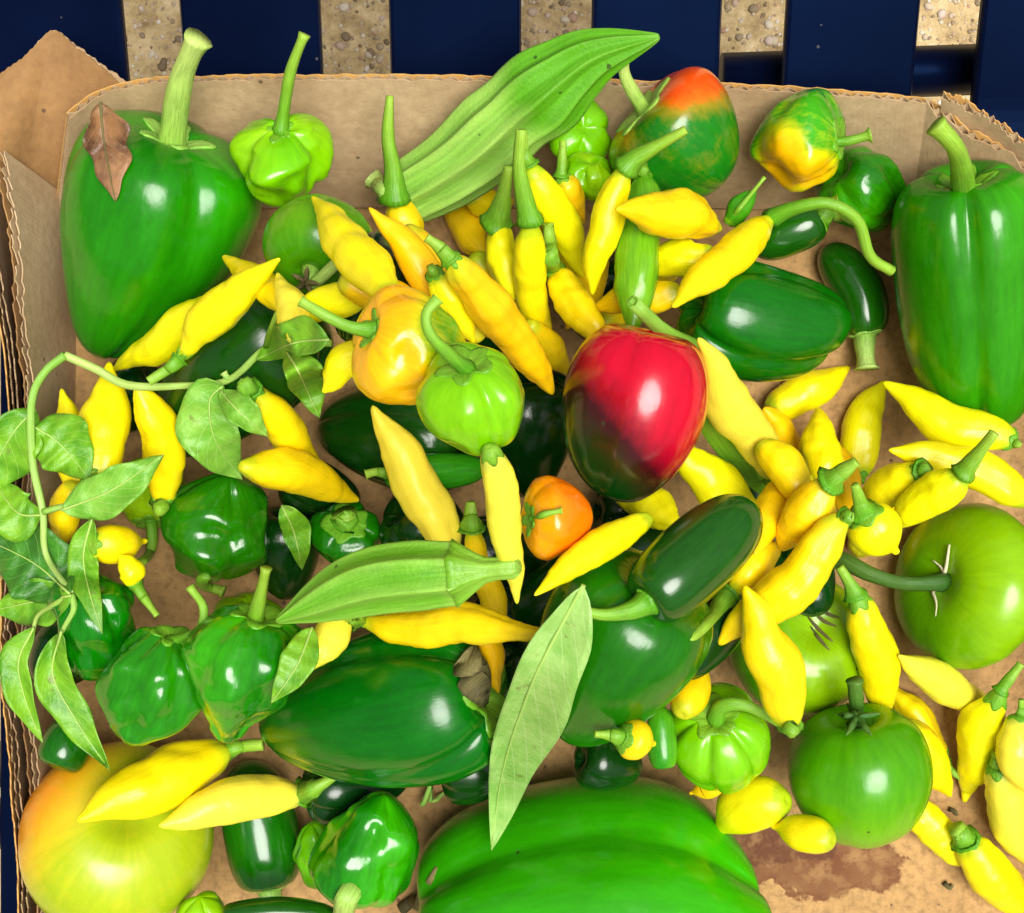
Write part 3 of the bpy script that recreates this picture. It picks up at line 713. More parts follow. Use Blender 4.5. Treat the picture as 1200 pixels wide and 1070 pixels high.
def leaf(name, label, px, wl, wr, mat='leaf', cat='leaf', parent=None, group=None, dz=0.0015, zs=None, fold=0.25, curl=0.0, seed=1, petiole=3.0, org=None, nu=26, nv=11, wav=0.05, rib='stem_pale', shape=0.85, drape=True):
    """px: midrib in photo pixels from base to tip; wl/wr: half widths left and right of it"""
    pp = spline(px, nu); t = np.linspace(0, 1, nu)
    wprof = np.sin(math.pi * np.clip(t, 0, 1) ** shape) ** 0.85 * (1 - 0.25 * t)
    wprof /= wprof.max(); wprof = np.maximum(wprof, 0.012)
    tang = np.gradient(pp, axis=0); tang /= np.linalg.norm(tang, axis=1)[:, None]; nor = np.stack([tang[:, 1], -tang[:, 0]], 1)
    X = np.linspace(-1, 1, nv)
    rs = np.random.RandomState(seed); p1, p2 = rs.uniform(0, 6, 2)
    uv = np.zeros((nu, nv, 2)); 
    for c, x in enumerate(X):
        wv = (wl if x < 0 else wr)
        uv[:, c] = pp + nor * (x * wv * wprof * (1 + wav * np.sin(t * 17 + p1 + c * 0.2) * abs(x)))[:, None]
    # rest on the heap
    zl = np.full((nu, nv), 0.06); zr = np.zeros((nu, nv))
    for it in range(3):
        for a in range(nu):
            for c in range(nv):
                q = P(uv[a, c, 0], uv[a, c, 1], zl[a, c]); zr[a, c] = h_at(q[0], q[1], 0.003)
        zl = np.maximum(zr, 0.5 * zl)
    if zs is not None: base = np.interp(t, np.linspace(0, 1, len(zs)), zs); 
    else: base = zr.max(1)
    ker = np.array([1, 2, 3, 4, 3, 2, 1.0]); ker /= ker.sum()
    for _ in range(3): base = np.maximum(np.convolve(np.pad(base, 3, 'edge'), ker, 'valid'), base if (zs is None and _ == 0) else -1)
    wm = (wl + wr) / 2 * 0.00036
    Z = base[:, None] + dz + fold * np.abs(X)[None] ** 1.3 * wm * wprof[:, None] + curl * wm * np.sin(t * 9 + p2)[:, None] * X[None] ** 2
    Z += 0.06 * wm * np.sin(t * 33 + p1)[:, None] * (np.abs(X)[None] > 0.15)
    if drape: Z = np.maximum(Z, zr + 0.0016)
    v = np.array([[P(uv[a, c, 0], uv[a, c, 1], Z[a, c]) for c in range(nv)] for a in range(nu)])
    own = parent is None
    if own:
        org = v.reshape(-1, 3).mean(0); org[2] = v[..., 2].min(); parent = empty(name, org); tag(parent, label, cat, group)
    th = 0.0005
    top = v.reshape(-1, 3) - org; K = nu * nv
    vv = np.vstack([top, top - [0, 0, th]])
    f = []
    for a in range(nu - 1):
        for c in range(nv - 1):
            q = a * nv + c; f.append((q, q + nv, q + nv + 1, q + 1)); f.append((K + q, K + q + 1, K + q + nv + 1, K + q + nv))
    rim = [c for c in range(nv)] + [a * nv + nv - 1 for a in range(1, nu)] + [(nu - 1) * nv + c for c in range(nv - 2, -1, -1)] + [a * nv for a in range(nu - 2, 0, -1)]
    for k in range(len(rim)): a, b = rim[k], rim[(k + 1) % len(rim)]; f.append((a, b, K + b, K + a))
    me = mesh('blade', vv, f)
    xx = np.tile(np.broadcast_to(X, (nu, nv)).ravel(), 2); tt = np.tile(np.repeat(t, nv), 2)
    set_attr(me, 'pc', 'FLOAT_VECTOR', np.stack([xx, tt, xx * 0], 1))
    bl = link('blade' if own else 'leaf', me, M[mat], parent)
    mid = v[:, nv // 2] + [0, 0, 0.0003]
    if petiole > 0:
        tube_part('midrib', mid, np.linspace(petiole, petiole * 0.25, nu) / 2 * 0.00036, rib, parent if own else bl, org, 6, ripe=0.8, seed=seed)
    return parent if own else bl

# ------------------------------------------------------------------ the vegetables, from the box floor upwards
def blob(cu, cv, ru, rv_, soft=0.5):
    return lambda U, V, s, th: 1 - sm(np.sqrt(((U - cu) / ru) ** 2 + ((V - cv) / rv_) ** 2), 1 - soft, 1 + soft)
def inv(f): return lambda *a: 1 - f(*a)
def grad(u0, v0, du, dv, a=0.0, b=1.0):
    # rises along (du, dv), measured in pixels from (u0, v0)
    return lambda U, V, s, th: sm((U - u0) * du + (V - v0) * dv, a, b)

def on_surface(pts, pos):
    # lift pixel points onto the camera side of a fruit
    zz = CAM_Z - pos[..., 2]; U = 600 + pos[..., 0] * F / zz; V = 535 - pos[..., 1] * F / zz
    out = []
    for u, v in pts:
        d = (U - u) ** 2 + (V - v) ** 2; k = np.argsort(d.ravel())[:8]; z = pos[..., 2].ravel()[k].max(); out.append(P(u, v, z))
    return np.array(out)
def scar(px, w, mat='scar_pale'):
    def fn(root, org, pos, S, r0):
        p = spline(px, 14); q = on_surface(p, pos) + [0, 0, .0008]
        tube_part('scar', q, np.linspace(w, w * .3, 14) / 2 * .00035, mat, root, org, 6, ripe=.9)
        for a, b in (((px[1][0], px[1][1]), (px[1][0] - 14, px[1][1] - 16)), ((px[0][0], px[0][1]), (px[0][0] + 4, px[0][1] + 30))):
            q = on_surface(spline([a, ((a[0] + b[0]) / 2 + 3, (a[1] + b[1]) / 2), b], 8), pos) + [0, 0, .0005]
            tube_part('scar', q, np.linspace(w * .5, w * .15, 8) / 2 * .00035, mat, root, org, 6, ripe=.9)
    return fn
def brown_scar(root, org, pos, S, r0):
    for a, b, c in (((946, 722), (960, 738), (976, 752)), ((952, 716), (966, 728), (980, 734)), ((950, 734), (958, 746), (972, 762)), ((958, 712), (972, 720), (984, 724))):
        q = on_surface(spline([a, b, c], 10), pos) + [0, 0, .0001]
        tube_part('scar', q, np.sin(np.linspace(.3, 2.9, 10)) * 5 / 2 * .00035, 'stem_brown', root, org, 6)

# --- round the back wall
bell('huge long green bell pepper in the back left corner, dry brown leaf on it', [(204, 158), (172, 280), (122, 414)], 234, [(209, 105), (220, 68), (232, 44)], lob=(3, .12), phi=-.8, sw=(30, 24), stem_mat='stem_pale', rise=0.045, uneq=.03, skew=(.05, .5), cq=.08, kind='taper',
     prof=[(.07,0),(.05,.12),(.01,.28),(0,.46),(.02,.72),(.08,.91),(.22,1),(.42,.95),(.60,.79),(.76,.59),(.89,.39),(.965,.22),(.995,.1),(1,0)])
hab('pale lime wrinkled habanero with long stem against the back wall', [(328, 150), (336, 228)], 112, [(338, 95), (345, 70), (357, 40)], mat='lime', dz=(.028, 0), rise=.025, sw=(15, 11), lob=(3, .30), phi=.9, noise_s=1.5, uneq=.12, cq=.07, stem_mat='stem', lift=.004)
tomato('half hidden green tomato right of the big left bell pepper', [(362, 322), (386, 250)], 132, [(368, 332), (404, 300)], dz=(.03, 0.01), sw=(16, 13), stem_mat='stem_pale', rise=.016, extra=sepals(358, 330, 5, 22, 6, 'stem_brown', 15), ripe=lambda U, V, s, th: 0.35 * sm(300 - V, 0, 60))
hab('small shiny green ribbed habanero behind the giant okra', [(686, 148), (664, 172)], 78, None, mat='lime', dz=(.02, 0), lob=(4, .2), calyx=False, ripe=lambda U, V, s, t: 0.0 * U)
hab('little lime habanero half under the chillies, below the giant okra', [(692, 188), (690, 232)], 56, None, mat='lime', dz=(.012, 0), lob=(3, .12), calyx=False)
bell('green pepper turning red at the top, leafy calyx, by the back wall', [(752, 128), (846, 214)], 162, [(742, 108), (732, 88), (730, 66)], kind='taper', mat='turn_bell', lob=(3, .07), dz=(.012, 0), sw=(17, 13), stem_mat='stem_pale', rise=.02, cq=.13,
     ripe=lambda U, V, s, th: np.maximum(sm(146 - V - 0.25 * np.abs(U - 790), -12, 40), 0.9 * sm(748 - U, -6, 25) * sm(190 - V, 0, 40)))
hab('green habanero with a yellow patch beside the back wall', [(984, 166), (935, 172), (880, 180)], 120, [(994, 165), (1006, 162), (1020, 158)], mat='hab_turn', sw=(10, 12), lob=(3, .10), phi=1.2, noise_s=1.4, tend=.7,
    ripe=lambda U, V, s, th: np.maximum(blob(918, 190, 26, 42)(U, V, s, th), blob(948, 200, 34, 22)(U, V, s, th)))
hab('small glossy wrinkled green habanero touching the yellow patched one', [(982, 200), (1020, 228), (1056, 248)], 92, None, lob=(4, .16), calyx=False, noise_s=1.3)
jal('dark jalapeno lying beneath a hooked yellow chilli stem', [(962, 254), (880, 292)], 58, [(972, 247), (985, 243)], sw=(22, 26), cq=.2)
jal('dark curved jalapeno with its cut stem pointing down', [(1014, 392), (1004, 340), (966, 288)], 62, [(1014, 408), (1016, 432)], sw=(24, 21), stem_mat='stem_pale', cq=.2)
bell('large upright green bell pepper at the right edge', [(1128, 206), (1136, 330), (1146, 484)], 172, [(1126, 192), (1117, 168), (1097, 146)], lob=(3, .2), phi=.38, shp=4.5, sw=(27, 18), rise=(0,.03,.055,.06), cq=.08, stem_mat='stem', seed=41, uneq=.03, skew=(.05, -1.0))

# --- floor of the right hand side
Y('yellow chilli pointing up right, below the plump dark bell pepper', [(900, 482), (945, 462), (996, 430)], 46, kind='slim', mat='amber', calyx=False)
Y('stubby yellow chilli tucked under the pale long one', [(928, 545), (915, 510), (895, 478)], 40, kind='blunt', calyx=False)
Y('upright yellow chilli leaning its tip on the right bell side', [(1004, 558), (1008, 500), (1037, 446)], 48, [(1003, 566)], kind='slim', sw=(14, 10))
Y('long yellow chilli just below the right bell pepper', [(1187, 518), (1110, 492), (1034, 448)], 52, [(1196, 522)], kind='slim')
Y('yellow chilli second below the right bell pepper', [(1204, 585), (1130, 545), (1041, 527)], 50, kind='slim', calyx=False)
tomato('big green tomato at right with a torn pale scar', [(1100, 680), (1182, 696)], 194, [(1060, 683), (1020, 672), (985, 655), (960, 662)], dz=(.022, 0), lob=(5, .03), sw=(15, 21), stem_mat='stem_dark', extra=scar([(1092, 692), (1106, 672), (1112, 638)], 9), rise=(0.004, .008, .004, -.01), ripe=lambda U, V, s, th: 0.25 + 0.75 * sm(U + 0.4 * (690 - V) - 1095, -30, 60))
tomato('green tomato with a brown scar under two yellow chillies', [(958, 735), (918, 775)], 168, dz=(.05, 0), lob=(5, .03), extra=brown_scar, ripe=lambda U, V, s, th: sm(U - 895, -20, 70))
Y('pale yellow chilli lying left of the big scarred tomato stem', [(1004, 700), (1024, 760), (1038, 850)], 49, [(996, 683), (984, 664)], sw=(20, 9), kind='blunt', calyx=True)
Y('slim dull yellow chilli under the big scarred tomato', [(1150, 828), (1105, 800), (1053, 768)], 44, kind='slim', mat='pale', calyx=False)
Y('thin yellow chilli with a green tip behind the dark stemmed tomato', [(1106, 892), (1080, 852), (1040, 800)], 42, [(1112, 900), (1126, 912)], sw=(13, 6))
Y('tip of a yellow chilli peeking out right of the dark stemmed tomato', [(1062, 850), (1088, 890), (1114, 934)], 46, kind='slim', calyx=False)
Y('yellow chilli beneath the dark stemmed tomato, tip right', [(1058, 938), (1090, 968), (1128, 1014)], 46, kind='blunt', calyx=False)
Y('broad yellow chilli with tip down, right of the dark stemmed tomato', [(1172, 812), (1148, 870), (1130, 940)], 55, [(1180, 800), (1197, 778)], sw=(15, 9))
Y('yellow chilli in the bottom right corner', [(1132, 985), (1160, 1022), (1206, 1082)], 53, [(1120, 970)], kind='slim', sw=(24, 20))
Y('dull yellow chilli at the right edge, above the corner chilli', [(1170, 898), (1182, 950), (1212, 1020)], 50, [(1168, 884)], kind='slim', mat='pale', sw=(18, 12))
Y('dark yellow chilli cut off by the right edge', [(1196, 840), (1192, 880), (1212, 935)], 50, [(1197, 820)], mat='pale', kind='slim')
tomato('round green tomato with a dark stem standing on the bare cardboard', [(1004, 840), (1010, 900), (1012, 984)], 168, [(1004, 822), (1002, 797)], dz=(.014, 0), lob=(5, .04), stem_mat='stem_dark', sw=(17, 16), rise=.012, extra=sepals(1004, 840, 6, 26, 8, 'stem_dark', 5), ripe=lambda U, V, s, th: 0.55 * sm(s, .3, .9) + 0.2)
Y('fat lemon shaped yellow chilli on the bare cardboard', [(922, 938), (880, 944), (834, 978)], 66, kind='lemon', calyx=False)
Y('small oval yellow chilli left of the dark stemmed tomato base', [(976, 986), (940, 976), (904, 968)], 46, kind='lemon', mat='amber', calyx=False)
Y('sliver of yellow chilli under the ribbed lime habanero', [(846, 918), (808, 930)], 26, kind='lemon', mat='amber', calyx=False)
hab('ribbed pumpkin shaped lime habanero with curled stem', [(838, 842), (852, 912)], 120, [(846, 828), (872, 826), (905, 842), (929, 858)], mat='lime', lob=(5, .17), dz=(.035, 0), sw=(17, 10), rise=(0, .008, .010, .006, .002), noise_s=.4, stem_mat='stem', ripe=lambda U, V, s, th: 0.15 * np.ones_like(U))
jal('short light green chilli left of the ribbed lime habanero', [(778, 900), (774, 862), (772, 826)], 36, None, name='green_chilli', mat='chili', calyx=False)
Y('dull yellow chilli standing above the ribbed lime habanero', [(800, 838), (812, 806), (828, 772)], 44, kind='lemon', mat='amber', calyx=False)

# --- bottom row
tomato('big yellow green tomato blushing orange in the bottom left corner', [(150, 950), (128, 1010)], 222, mat='tom_ripe', dz=(.06, 0), lob=(4, .025), ripe=lambda U, V, s, th: 0.95 * sm(-(U - 135) - 0.75 * (V - 985), 25, 135))
jal('dark jalapeno peeking out above the blushing tomato', [(66, 900), (92, 842)], 60, None, calyx=False)
jal('glossy jalapeno standing stem down beside the blushing tomato', [(314, 1040), (306, 975), (286, 892)], 90, [(318, 1056), (320, 1085)], sw=(26, 24), stem_mat='stem_pale', cq=.15, ripe=lambda U, V, s, th: 0.5 * np.ones_like(U))
hab('green yellow habanero cut off at the bottom between tomato and jalapeno', [(236, 1090), (234, 1052)], 66, None, mat='lime', calyx=False, dz=(0, .01))
hab('pale green habanero behind the bright bottom one', [(392, 1030), (366, 965)], 78, None, mat='lime', calyx=False, lob=(3, .2), ripe=lambda U, V, s, th: 0 * U)
jal('dark green chilli along the bottom edge', [(262, 1072), (330, 1068), (400, 1074)], 34, None, calyx=False)
bell('enormous light green bell pepper at the bottom centre', [(500, 1082), (700, 1050), (898, 1066)], 325, None, lob=(3, .17), phi=-.75, shp=2.0, calyx=False, seed=62, sink=.02, uneq=.03, noise_s=2.6, skew=(.06, 1.3), ripe=lambda U, V, s, th: 0.5 + 0.4 * sm(U - 700, 0, 180),
    prof=[(.08,0),(.05,.2),(0,.40),(.015,.58),(.07,.74),(.17,.88),(.33,.98),(.52,1),(.7,.94),(.84,.80),(.94,.60),(.99,.42),(.99,.25),(.95,.1),(.93,0)])
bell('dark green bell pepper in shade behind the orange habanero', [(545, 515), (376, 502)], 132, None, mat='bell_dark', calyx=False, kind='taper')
for lb, px_, w_ in (  # made-up dark peppers, added to fill and darken the gaps of the heap
    ('dark filler pepper added between the crumpled habanero and the small okra', [(330, 600), (335, 700)], 90),
    ('dark filler pepper added in the gap below the big dark bell pepper', [(360, 930), (480, 905)], 80),
    ('dark filler pepper added above the enormous bell pepper', [(520, 900), (600, 900)], 86),
    ('dark filler pepper added under the orange habanero and yellow chillies', [(540, 640), (660, 690)], 96),
    ('dark filler pepper added left of the scarred tomato', [(850, 690), (790, 790)], 90),
    ('dark filler pepper added below the plump dark bell pepper', [(880, 600), (900, 520)], 84),
    ('dark filler pepper added under the leftmost chillies of the fan', [(470, 290), (410, 400)], 100),
    ('dark filler pepper added under the chillies right of the fan', [(700, 300), (700, 400)], 100),
    ('dark filler pepper added in the gap between red pepper and big jalapeno', [(700, 600), (790, 600)], 80),
    ('dark filler pepper added in the gap right of the big jalapeno', [(930, 640), (960, 720)], 76),
    ('dark filler pepper added below the tip of the left bell pepper', [(180, 440), (120, 500)], 84),
    ('dark filler pepper added in the gap between yellow chilli and dark bell', [(335, 560), (420, 590)], 66),
    ('dark filler pepper added beneath the tip of the lower yellow chilli', [(580, 700), (610, 770)], 76),
    ('dark filler pepper added left of the short light green chilli', [(680, 890), (750, 900)], 70),
    ('dark filler pepper added in the corner gap under the vine leaves', [(70, 800), (70, 720)], 70)):
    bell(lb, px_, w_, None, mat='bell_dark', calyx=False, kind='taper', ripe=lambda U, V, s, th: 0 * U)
bell('almost black filler pepper added in the gap left of the red one', [(612, 440), (618, 580)], 130, None, mat='bell_dark', calyx=False, kind='taper', ripe=lambda U, V, s, th: 0 * U)  # added pepper that fills a near-black gap
bell('dark filler pepper added in the gap below the large pale ridged chilli', [(462, 600), (545, 640)], 96, None, mat='bell_dark', calyx=False, kind='taper', ripe=lambda U, V, s, th: 0 * U)  # made-up filler, keeps this gap dark
bell('dark filler pepper added left of the long pale leaf', [(620, 770), (560, 870)], 100, None, mat='bell_dark', calyx=False, kind='taper', ripe=lambda U, V, s, th: 0 * U)  # added filler so the gap beside the leaf stays dark
bell('dark filler pepper added under the fan of yellow chillies', [(590, 320), (560, 410)], 120, None, mat='bell_dark', calyx=False, kind='taper', ripe=lambda U, V, s, th: 0 * U)  # added filler, hides the floor under the fan with dark skin
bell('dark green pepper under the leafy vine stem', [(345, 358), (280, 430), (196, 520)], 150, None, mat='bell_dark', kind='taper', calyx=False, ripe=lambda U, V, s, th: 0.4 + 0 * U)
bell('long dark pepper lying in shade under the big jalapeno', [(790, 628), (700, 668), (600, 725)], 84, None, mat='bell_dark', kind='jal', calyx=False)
bell('smooth green pepper behind the long pale leaf', [(775, 688), (722, 760), (668, 862)], 200, None, kind='taper', mat='bell_mid', lob=(3, .05), calyx=False, ripe=lambda U, V, s, th: 0.15 + 0 * U)
bell('big dark green bell pepper under the lower yellow chilli', [(572, 812), (450, 838), (312, 852)], 184, [(560, 788), (548, 776)], kind='taper', mat='bell_mid', noise_s=1.5, lob=(3, .15), phi=-.85, sw=(38, 30), stem_mat='stem_brown', rise=.01, cq=.14, calyx_mat='stem', ripe=lambda U, V, s, th: 0.1 + 0 * U)
bell('plump dark green bell pepper lying on its side below the hooked chilli', [(812, 358), (890, 378), (976, 392)], 138, None, kind='bell', mat='bell_mid', noise_s=1.6, lob=(3, .18), phi=.9, calyx=False, seed=23, skew=(.08, -1.2), ripe=lambda U, V, s, th: 0.08 + 0 * U)

# --- habaneros of the left side
hab('round green habanero under the vine leaves at left', [(104, 690), (118, 790)], 96, None, calyx=False, noise_s=1.4, dz=(0.02, 0), seed=31, ripe=lambda U, V, s, th: 0 * U)
hab('yellow green habanero under a vine leaf', [(176, 612), (180, 535)], 82, [(178, 636), (172, 654), (156, 664)], mat='lime', ripe=lambda U, V, s, th: 0.7 + 0 * U, sw=(14, 10), lob=(3, .06), rise=-.004)
hab('pale lime habanero hidden behind the wrinkled tall one', [(292, 705), (288, 752)], 78, None, mat='lime', calyx=False, ripe=lambda U, V, s, th: 0.5 + 0 * U)
hab('large crumpled dark green habanero left of the okra', [(256, 668), (268, 556)], 124, [(236, 682), (262, 694)], noise_s=1.4, lob=(3, .16), sw=(14, 12), dz=(.0, .02), calyx=False, seed=52, ripe=lambda U, V, s, th: 0 * U)
hab('dark green habanero with blunt calyx above the okra', [(406, 612), (412, 650)], 84, [(404, 602)], sw=(26, 22), dz=(.02, 0), ripe=lambda U, V, s, th: 0 * U, cq=.2)
hab('shiny squat green habanero with thin curled stem', [(200, 745), (158, 870)], 124, [(232, 738), (238, 712), (222, 688)], noise_s=1.5, lob=(3, .12), sw=(11, 9), dz=(.012, 0), rise=(0, .01, .012, .01), seed=35, ripe=lambda U, V, s, th: 0.15 + 0 * U)
hab('tall wrinkled bright green habanero with upright stem', [(300, 722), (262, 868)], 122, [(306, 694), (312, 666)], kind='hab', noise_s=1.6, lob=(3, .14), sw=(20, 10), rise=.016, dz=(.012, 0), seed=57, ripe=lambda U, V, s, th: 0.3 + 0.3 * np.sin(th * 2))
hab('bright green lumpy habanero at the bottom, stem down', [(422, 1052), (448, 930)], 114, [(408, 1048), (402, 1075)], noise_s=1.2, lob=(4, .10), sw=(24, 26), stem_mat='stem_pale', cq=.06, seed=91, dz=(0.0, .01), ripe=lambda U, V, s, th: 0.35 + 0.3 * np.sin(th * 3))
Y('small yellow chilli with green cap under the vine leaf', [(108, 638), (140, 638), (172, 634)], 46, None, kind='lemon')
Y('tiny yellow chilli stub with a green stalk below the capped one', [(158, 684), (152, 668), (140, 650)], 30, [(168, 700), (184, 722)], sw=(14, 7), kind='slim')

# --- yellow chillies of the left heap
Y('yellow chilli standing by the left cardboard wall', [(92, 580), (82, 520), (72, 455)], 40, [(94, 590)], kind='slim', sw=(16, 12))
Y('orange yellow chilli low behind the vine, at the left wall', [(92, 568), (76, 600), (70, 642)], 40, kind='slim', mat='amber', calyx=False)
Y('curved yellow chilli hanging below the vine stem', [(190, 588), (192, 520), (160, 450)], 51, [(186, 600)], kind='blunt', sw=(20, 16))
Y('broad yellow chilli standing upright below the vine bend', [(114, 566), (122, 500), (128, 424)], 59, [(112, 576)], kind='slim', sw=(30, 26))
Y('small yellow chilli tip poking out right of the big left bell', [(350, 362), (305, 332), (261, 300)], 38, kind='slim', calyx=False, mat='amber')
Y('pale yellow chilli under its twin beside the left bell tip', [(258, 352), (195, 396), (132, 434)], 47, kind='slim', calyx=False)
Y('bright yellow chilli lying across its twin, stem pointing left', [(212, 418), (262, 358), (328, 303)], 48, [(200, 430), (174, 447)], sw=(16, 10), cq=.14)
Y('yellow chilli laid flat pointing right at the vine tip', [(350, 368), (400, 350), (448, 346)], 42, kind='slim', calyx=False)
Y('short upright yellow chilli behind the vine leaves', [(352, 400), (340, 365), (325, 320)], 38, kind='slim', mat='pale', calyx=False)
Y('small yellow chilli below the orange habanero stem', [(440, 412), (408, 425), (378, 460)], 44, kind='slim', calyx=False)
Y('yellow chilli with blunt green cap crossing under the vine', [(294, 458), (328, 500), (380, 550)], 45, [(284, 448)], kind='slim', sw=(22, 18))
Y('wide bright yellow chilli left of the dark bell, tip right', [(284, 546), (345, 556), (420, 586)], 55, kind='chilli', calyx=False)

# --- the fan of yellow chillies at the top centre
for lb, px_, w_ in (
    ('yellow chilli wedged under the long ridged one', [(556, 300), (600, 362), (640, 420)], 44),
    ('yellow chilli wedged under the slender dark stemmed one', [(600, 290), (608, 350), (624, 410)], 42),
    ('yellow chilli wedged under the one above the red pepper', [(664, 322), (686, 368), (716, 412)], 42),
    ('yellow chilli wedged under the second chilli of the fan', [(474, 268), (520, 330), (575, 396)], 46),
    ('yellow chilli under the one running down from the okra middle', [(640, 225), (662, 290), (690, 348)], 42),
    ('yellow chilli low between the red pepper and the fan', [(704, 296), (690, 340), (664, 386)], 40),
    ('yellow chilli lying crosswise under the leftmost fan chilli', [(400, 326), (446, 346), (502, 356)], 46),
    ('yellow chilli low under the upright light green chilli', [(700, 384), (752, 338), (806, 312)], 42)):
    Y(lb, px_, w_, kind='slim', mat='amber', calyx=False)
Y('yellow chilli lying under the giant okra end', [(530, 240), (548, 270), (568, 305)], 42, kind='slim', mat='amber', calyx=False)
Y('amber chilli half hidden just under the giant okra', [(548, 228), (575, 240), (604, 236)], 36, kind='slim', mat='amber', calyx=False)
Y('horizontal yellow chilli behind the upright light green chilli', [(836, 296), (795, 305), (750, 318)], 46, kind='blunt', calyx=False)
Y('yellow chilli lying left of the green bell, under the upright chilli', [(797, 342), (750, 348), (692, 362)], 40, kind='slim', mat='amber', calyx=False)
Y('small yellow chilli with green cap left of the lime habanero', [(658, 208), (668, 232), (684, 262)], 34, [(659, 190), (660, 165)], sw=(14, 8), kind='slim')
jal('long light green chilli between the yellow ones, above the red pepper', [(754, 208), (752, 300), (740, 392)], 56, [(753, 192)], name='green_chilli', mat='chili', kind='blunt', sw=(16, 9), cq=.05, ripe=lambda U, V, s, th: 0.35 + 0.4 * s)
jal('thin little green chilli pointing up by the orange topped pepper', [(852, 262), (870, 240), (886, 222)], 28, [(896, 208)], name='green_chilli', mat='chili', kind='slim', sw=(8, 4), calyx=False)
Y('yellow chilli second from the left in the fan', [(562, 398), (500, 320), (432, 243)], 45, kind='slim', calyx=False)
Y('leftmost broad yellow chilli of the fan, tip up left', [(462, 352), (420, 295), (366, 231)], 56, kind='chilli', calyx=False)
Y('yellow chilli under the long ridged one, green cap half hidden', [(510, 322), (532, 358), (556, 402)], 40, [(504, 312)], kind='slim', sw=(15, 9))
Y('short yellow chilli with tall straight green stem', [(582, 264), (590, 300), (604, 352)], 43, [(588, 240), (596, 195)], kind='blunt', sw=(28, 9), cq=.09, rise=.02)
Y('slender yellow chilli with a long dark green stem', [(622, 262), (622, 330), (644, 428)], 39, [(616, 235), (609, 195), (611, 152)], kind='slim', sw=(24, 11), rise=.02, stem_mat='stem', cq=.05)
Y('bright yellow chilli running down right from the okra middle', [(620, 196), (655, 258), (684, 326)], 44, [(613, 180), (612, 158)], kind='slim', sw=(22, 13), cq=.06)
Y('small yellow chilli tip left of the red pepper', [(620, 380), (645, 410), (668, 440)], 34, kind='slim', calyx=False)
Y('yellow chilli with short green stem right above the red pepper', [(650, 318), (675, 355), (712, 405)], 44, [(645, 295), (642, 262)], kind='blunt', sw=(22, 12), rise=.012, cq=.07)
Y('long ridged yellow chilli in the middle of the fan', [(530, 306), (588, 375), (648, 462)], 50, [(516, 290), (500, 278)], kind='blunt', sw=(20, 10), cq=.09)
Y('curved yellow chilli with pale stem reaching to the orange topped pepper', [(732, 200), (706, 265), (694, 346)], 41, [(745, 186), (772, 170), (804, 152)], kind='slim', sw=(24, 9), rise=.012, cq=.07)
Y('plump yellow chilli lying crosswise over the upright light green chilli', [(842, 268), (795, 250), (722, 245)], 58, kind='chilli', mat='yellow', calyx=False)
Y('yellow chilli with long hooked green stem at upper right', [(900, 258), (850, 302), (788, 360)], 46, [(930, 244), (970, 238), (1005, 258), (1020, 300), (1046, 318)], kind='slim', sw=(16, 12), rise=(0, .012, .016, .012, .002, -.004), cq=.10, stem_mat='stem')

# --- the middle
hab('orange and green pear shaped habanero with stem to the left', [(434, 384), (484, 402), (545, 418)], 134, [(412, 383), (385, 371), (352, 352)], kind='hab', mat='hab_turn', sw=(17, 11), rise=.004, noise_s=.8, uneq=.12, lob=(3, .12), cq=.07, seed=14,
    ripe=lambda U, V, s, th: 1 - 0.85 * blob(516, 385, 30, 45)(U, V, s, th))
hab('smooth lime habanero with arched stem in the centre', [(548, 428), (570, 520)], 128, [(528, 416), (505, 392), (500, 368), (514, 350)], mat='lime', lob=(3, .2), phi=2.0, dz=(.02, 0), sw=(16, 11), rise=(0, .012, .018, .02, .02), noise_s=.6, seed=15, stem_mat='stem', ripe=lambda U, V, s, th: 0.1 + 0 * U)
jal('slim green chilli lying under the pale chilli in the centre', [(452, 554), (510, 552), (572, 548)], 44, [(440, 553), (428, 556)], name='green_chilli', mat='chili', sw=(12, 9), ripe=lambda U, V, s, th: 0 * U, calyx=False)
Y('yellow chilli standing left of the orange habanero', [(574, 528), (592, 610), (606, 708)], 42, kind='slim', mat='pale')
Y('large pale ridged chilli leaning over the dark bell', [(530, 648), (492, 568), (436, 475)], 57, kind='slim', mat='pale', calyx=False, lob=(4, .1))
Y('yellow chilli under the small okra, green cap showing above', [(553, 622), (570, 690), (586, 772)], 33, [(552, 605), (552, 588)], kind='slim', sw=(24, 10), cq=.12)
Y('yellow chilli tip below the lower long chilli', [(566, 732), (576, 770), (584, 812)], 30, kind='slim', mat='amber', calyx=False)
Y('pale greenish chilli under the tip of the small okra', [(402, 720), (385, 752), (362, 786)], 44, kind='slim', mat='pale', calyx=False)
hab('small bright orange habanero below the red pepper', [(620, 608), (692, 608)], 98, [(640, 602), (659, 598)], mat='hab_orange', lob=(4, .06), dz=(.008, 0), sw=(9, 7), rise=(0, .008, .006), noise_s=.4, cq=.10, ripe=lambda U, V, s, th: sm(s, -.1, .5))
Y('yellow chilli beneath the red pepper, right of the orange habanero', [(722, 572), (760, 592), (798, 616)], 48, kind='blunt', calyx=False)
Y('yellow chilli with curved tip left of the big jalapeno', [(760, 608), (700, 642), (626, 698)], 40, kind='slim', calyx=False)
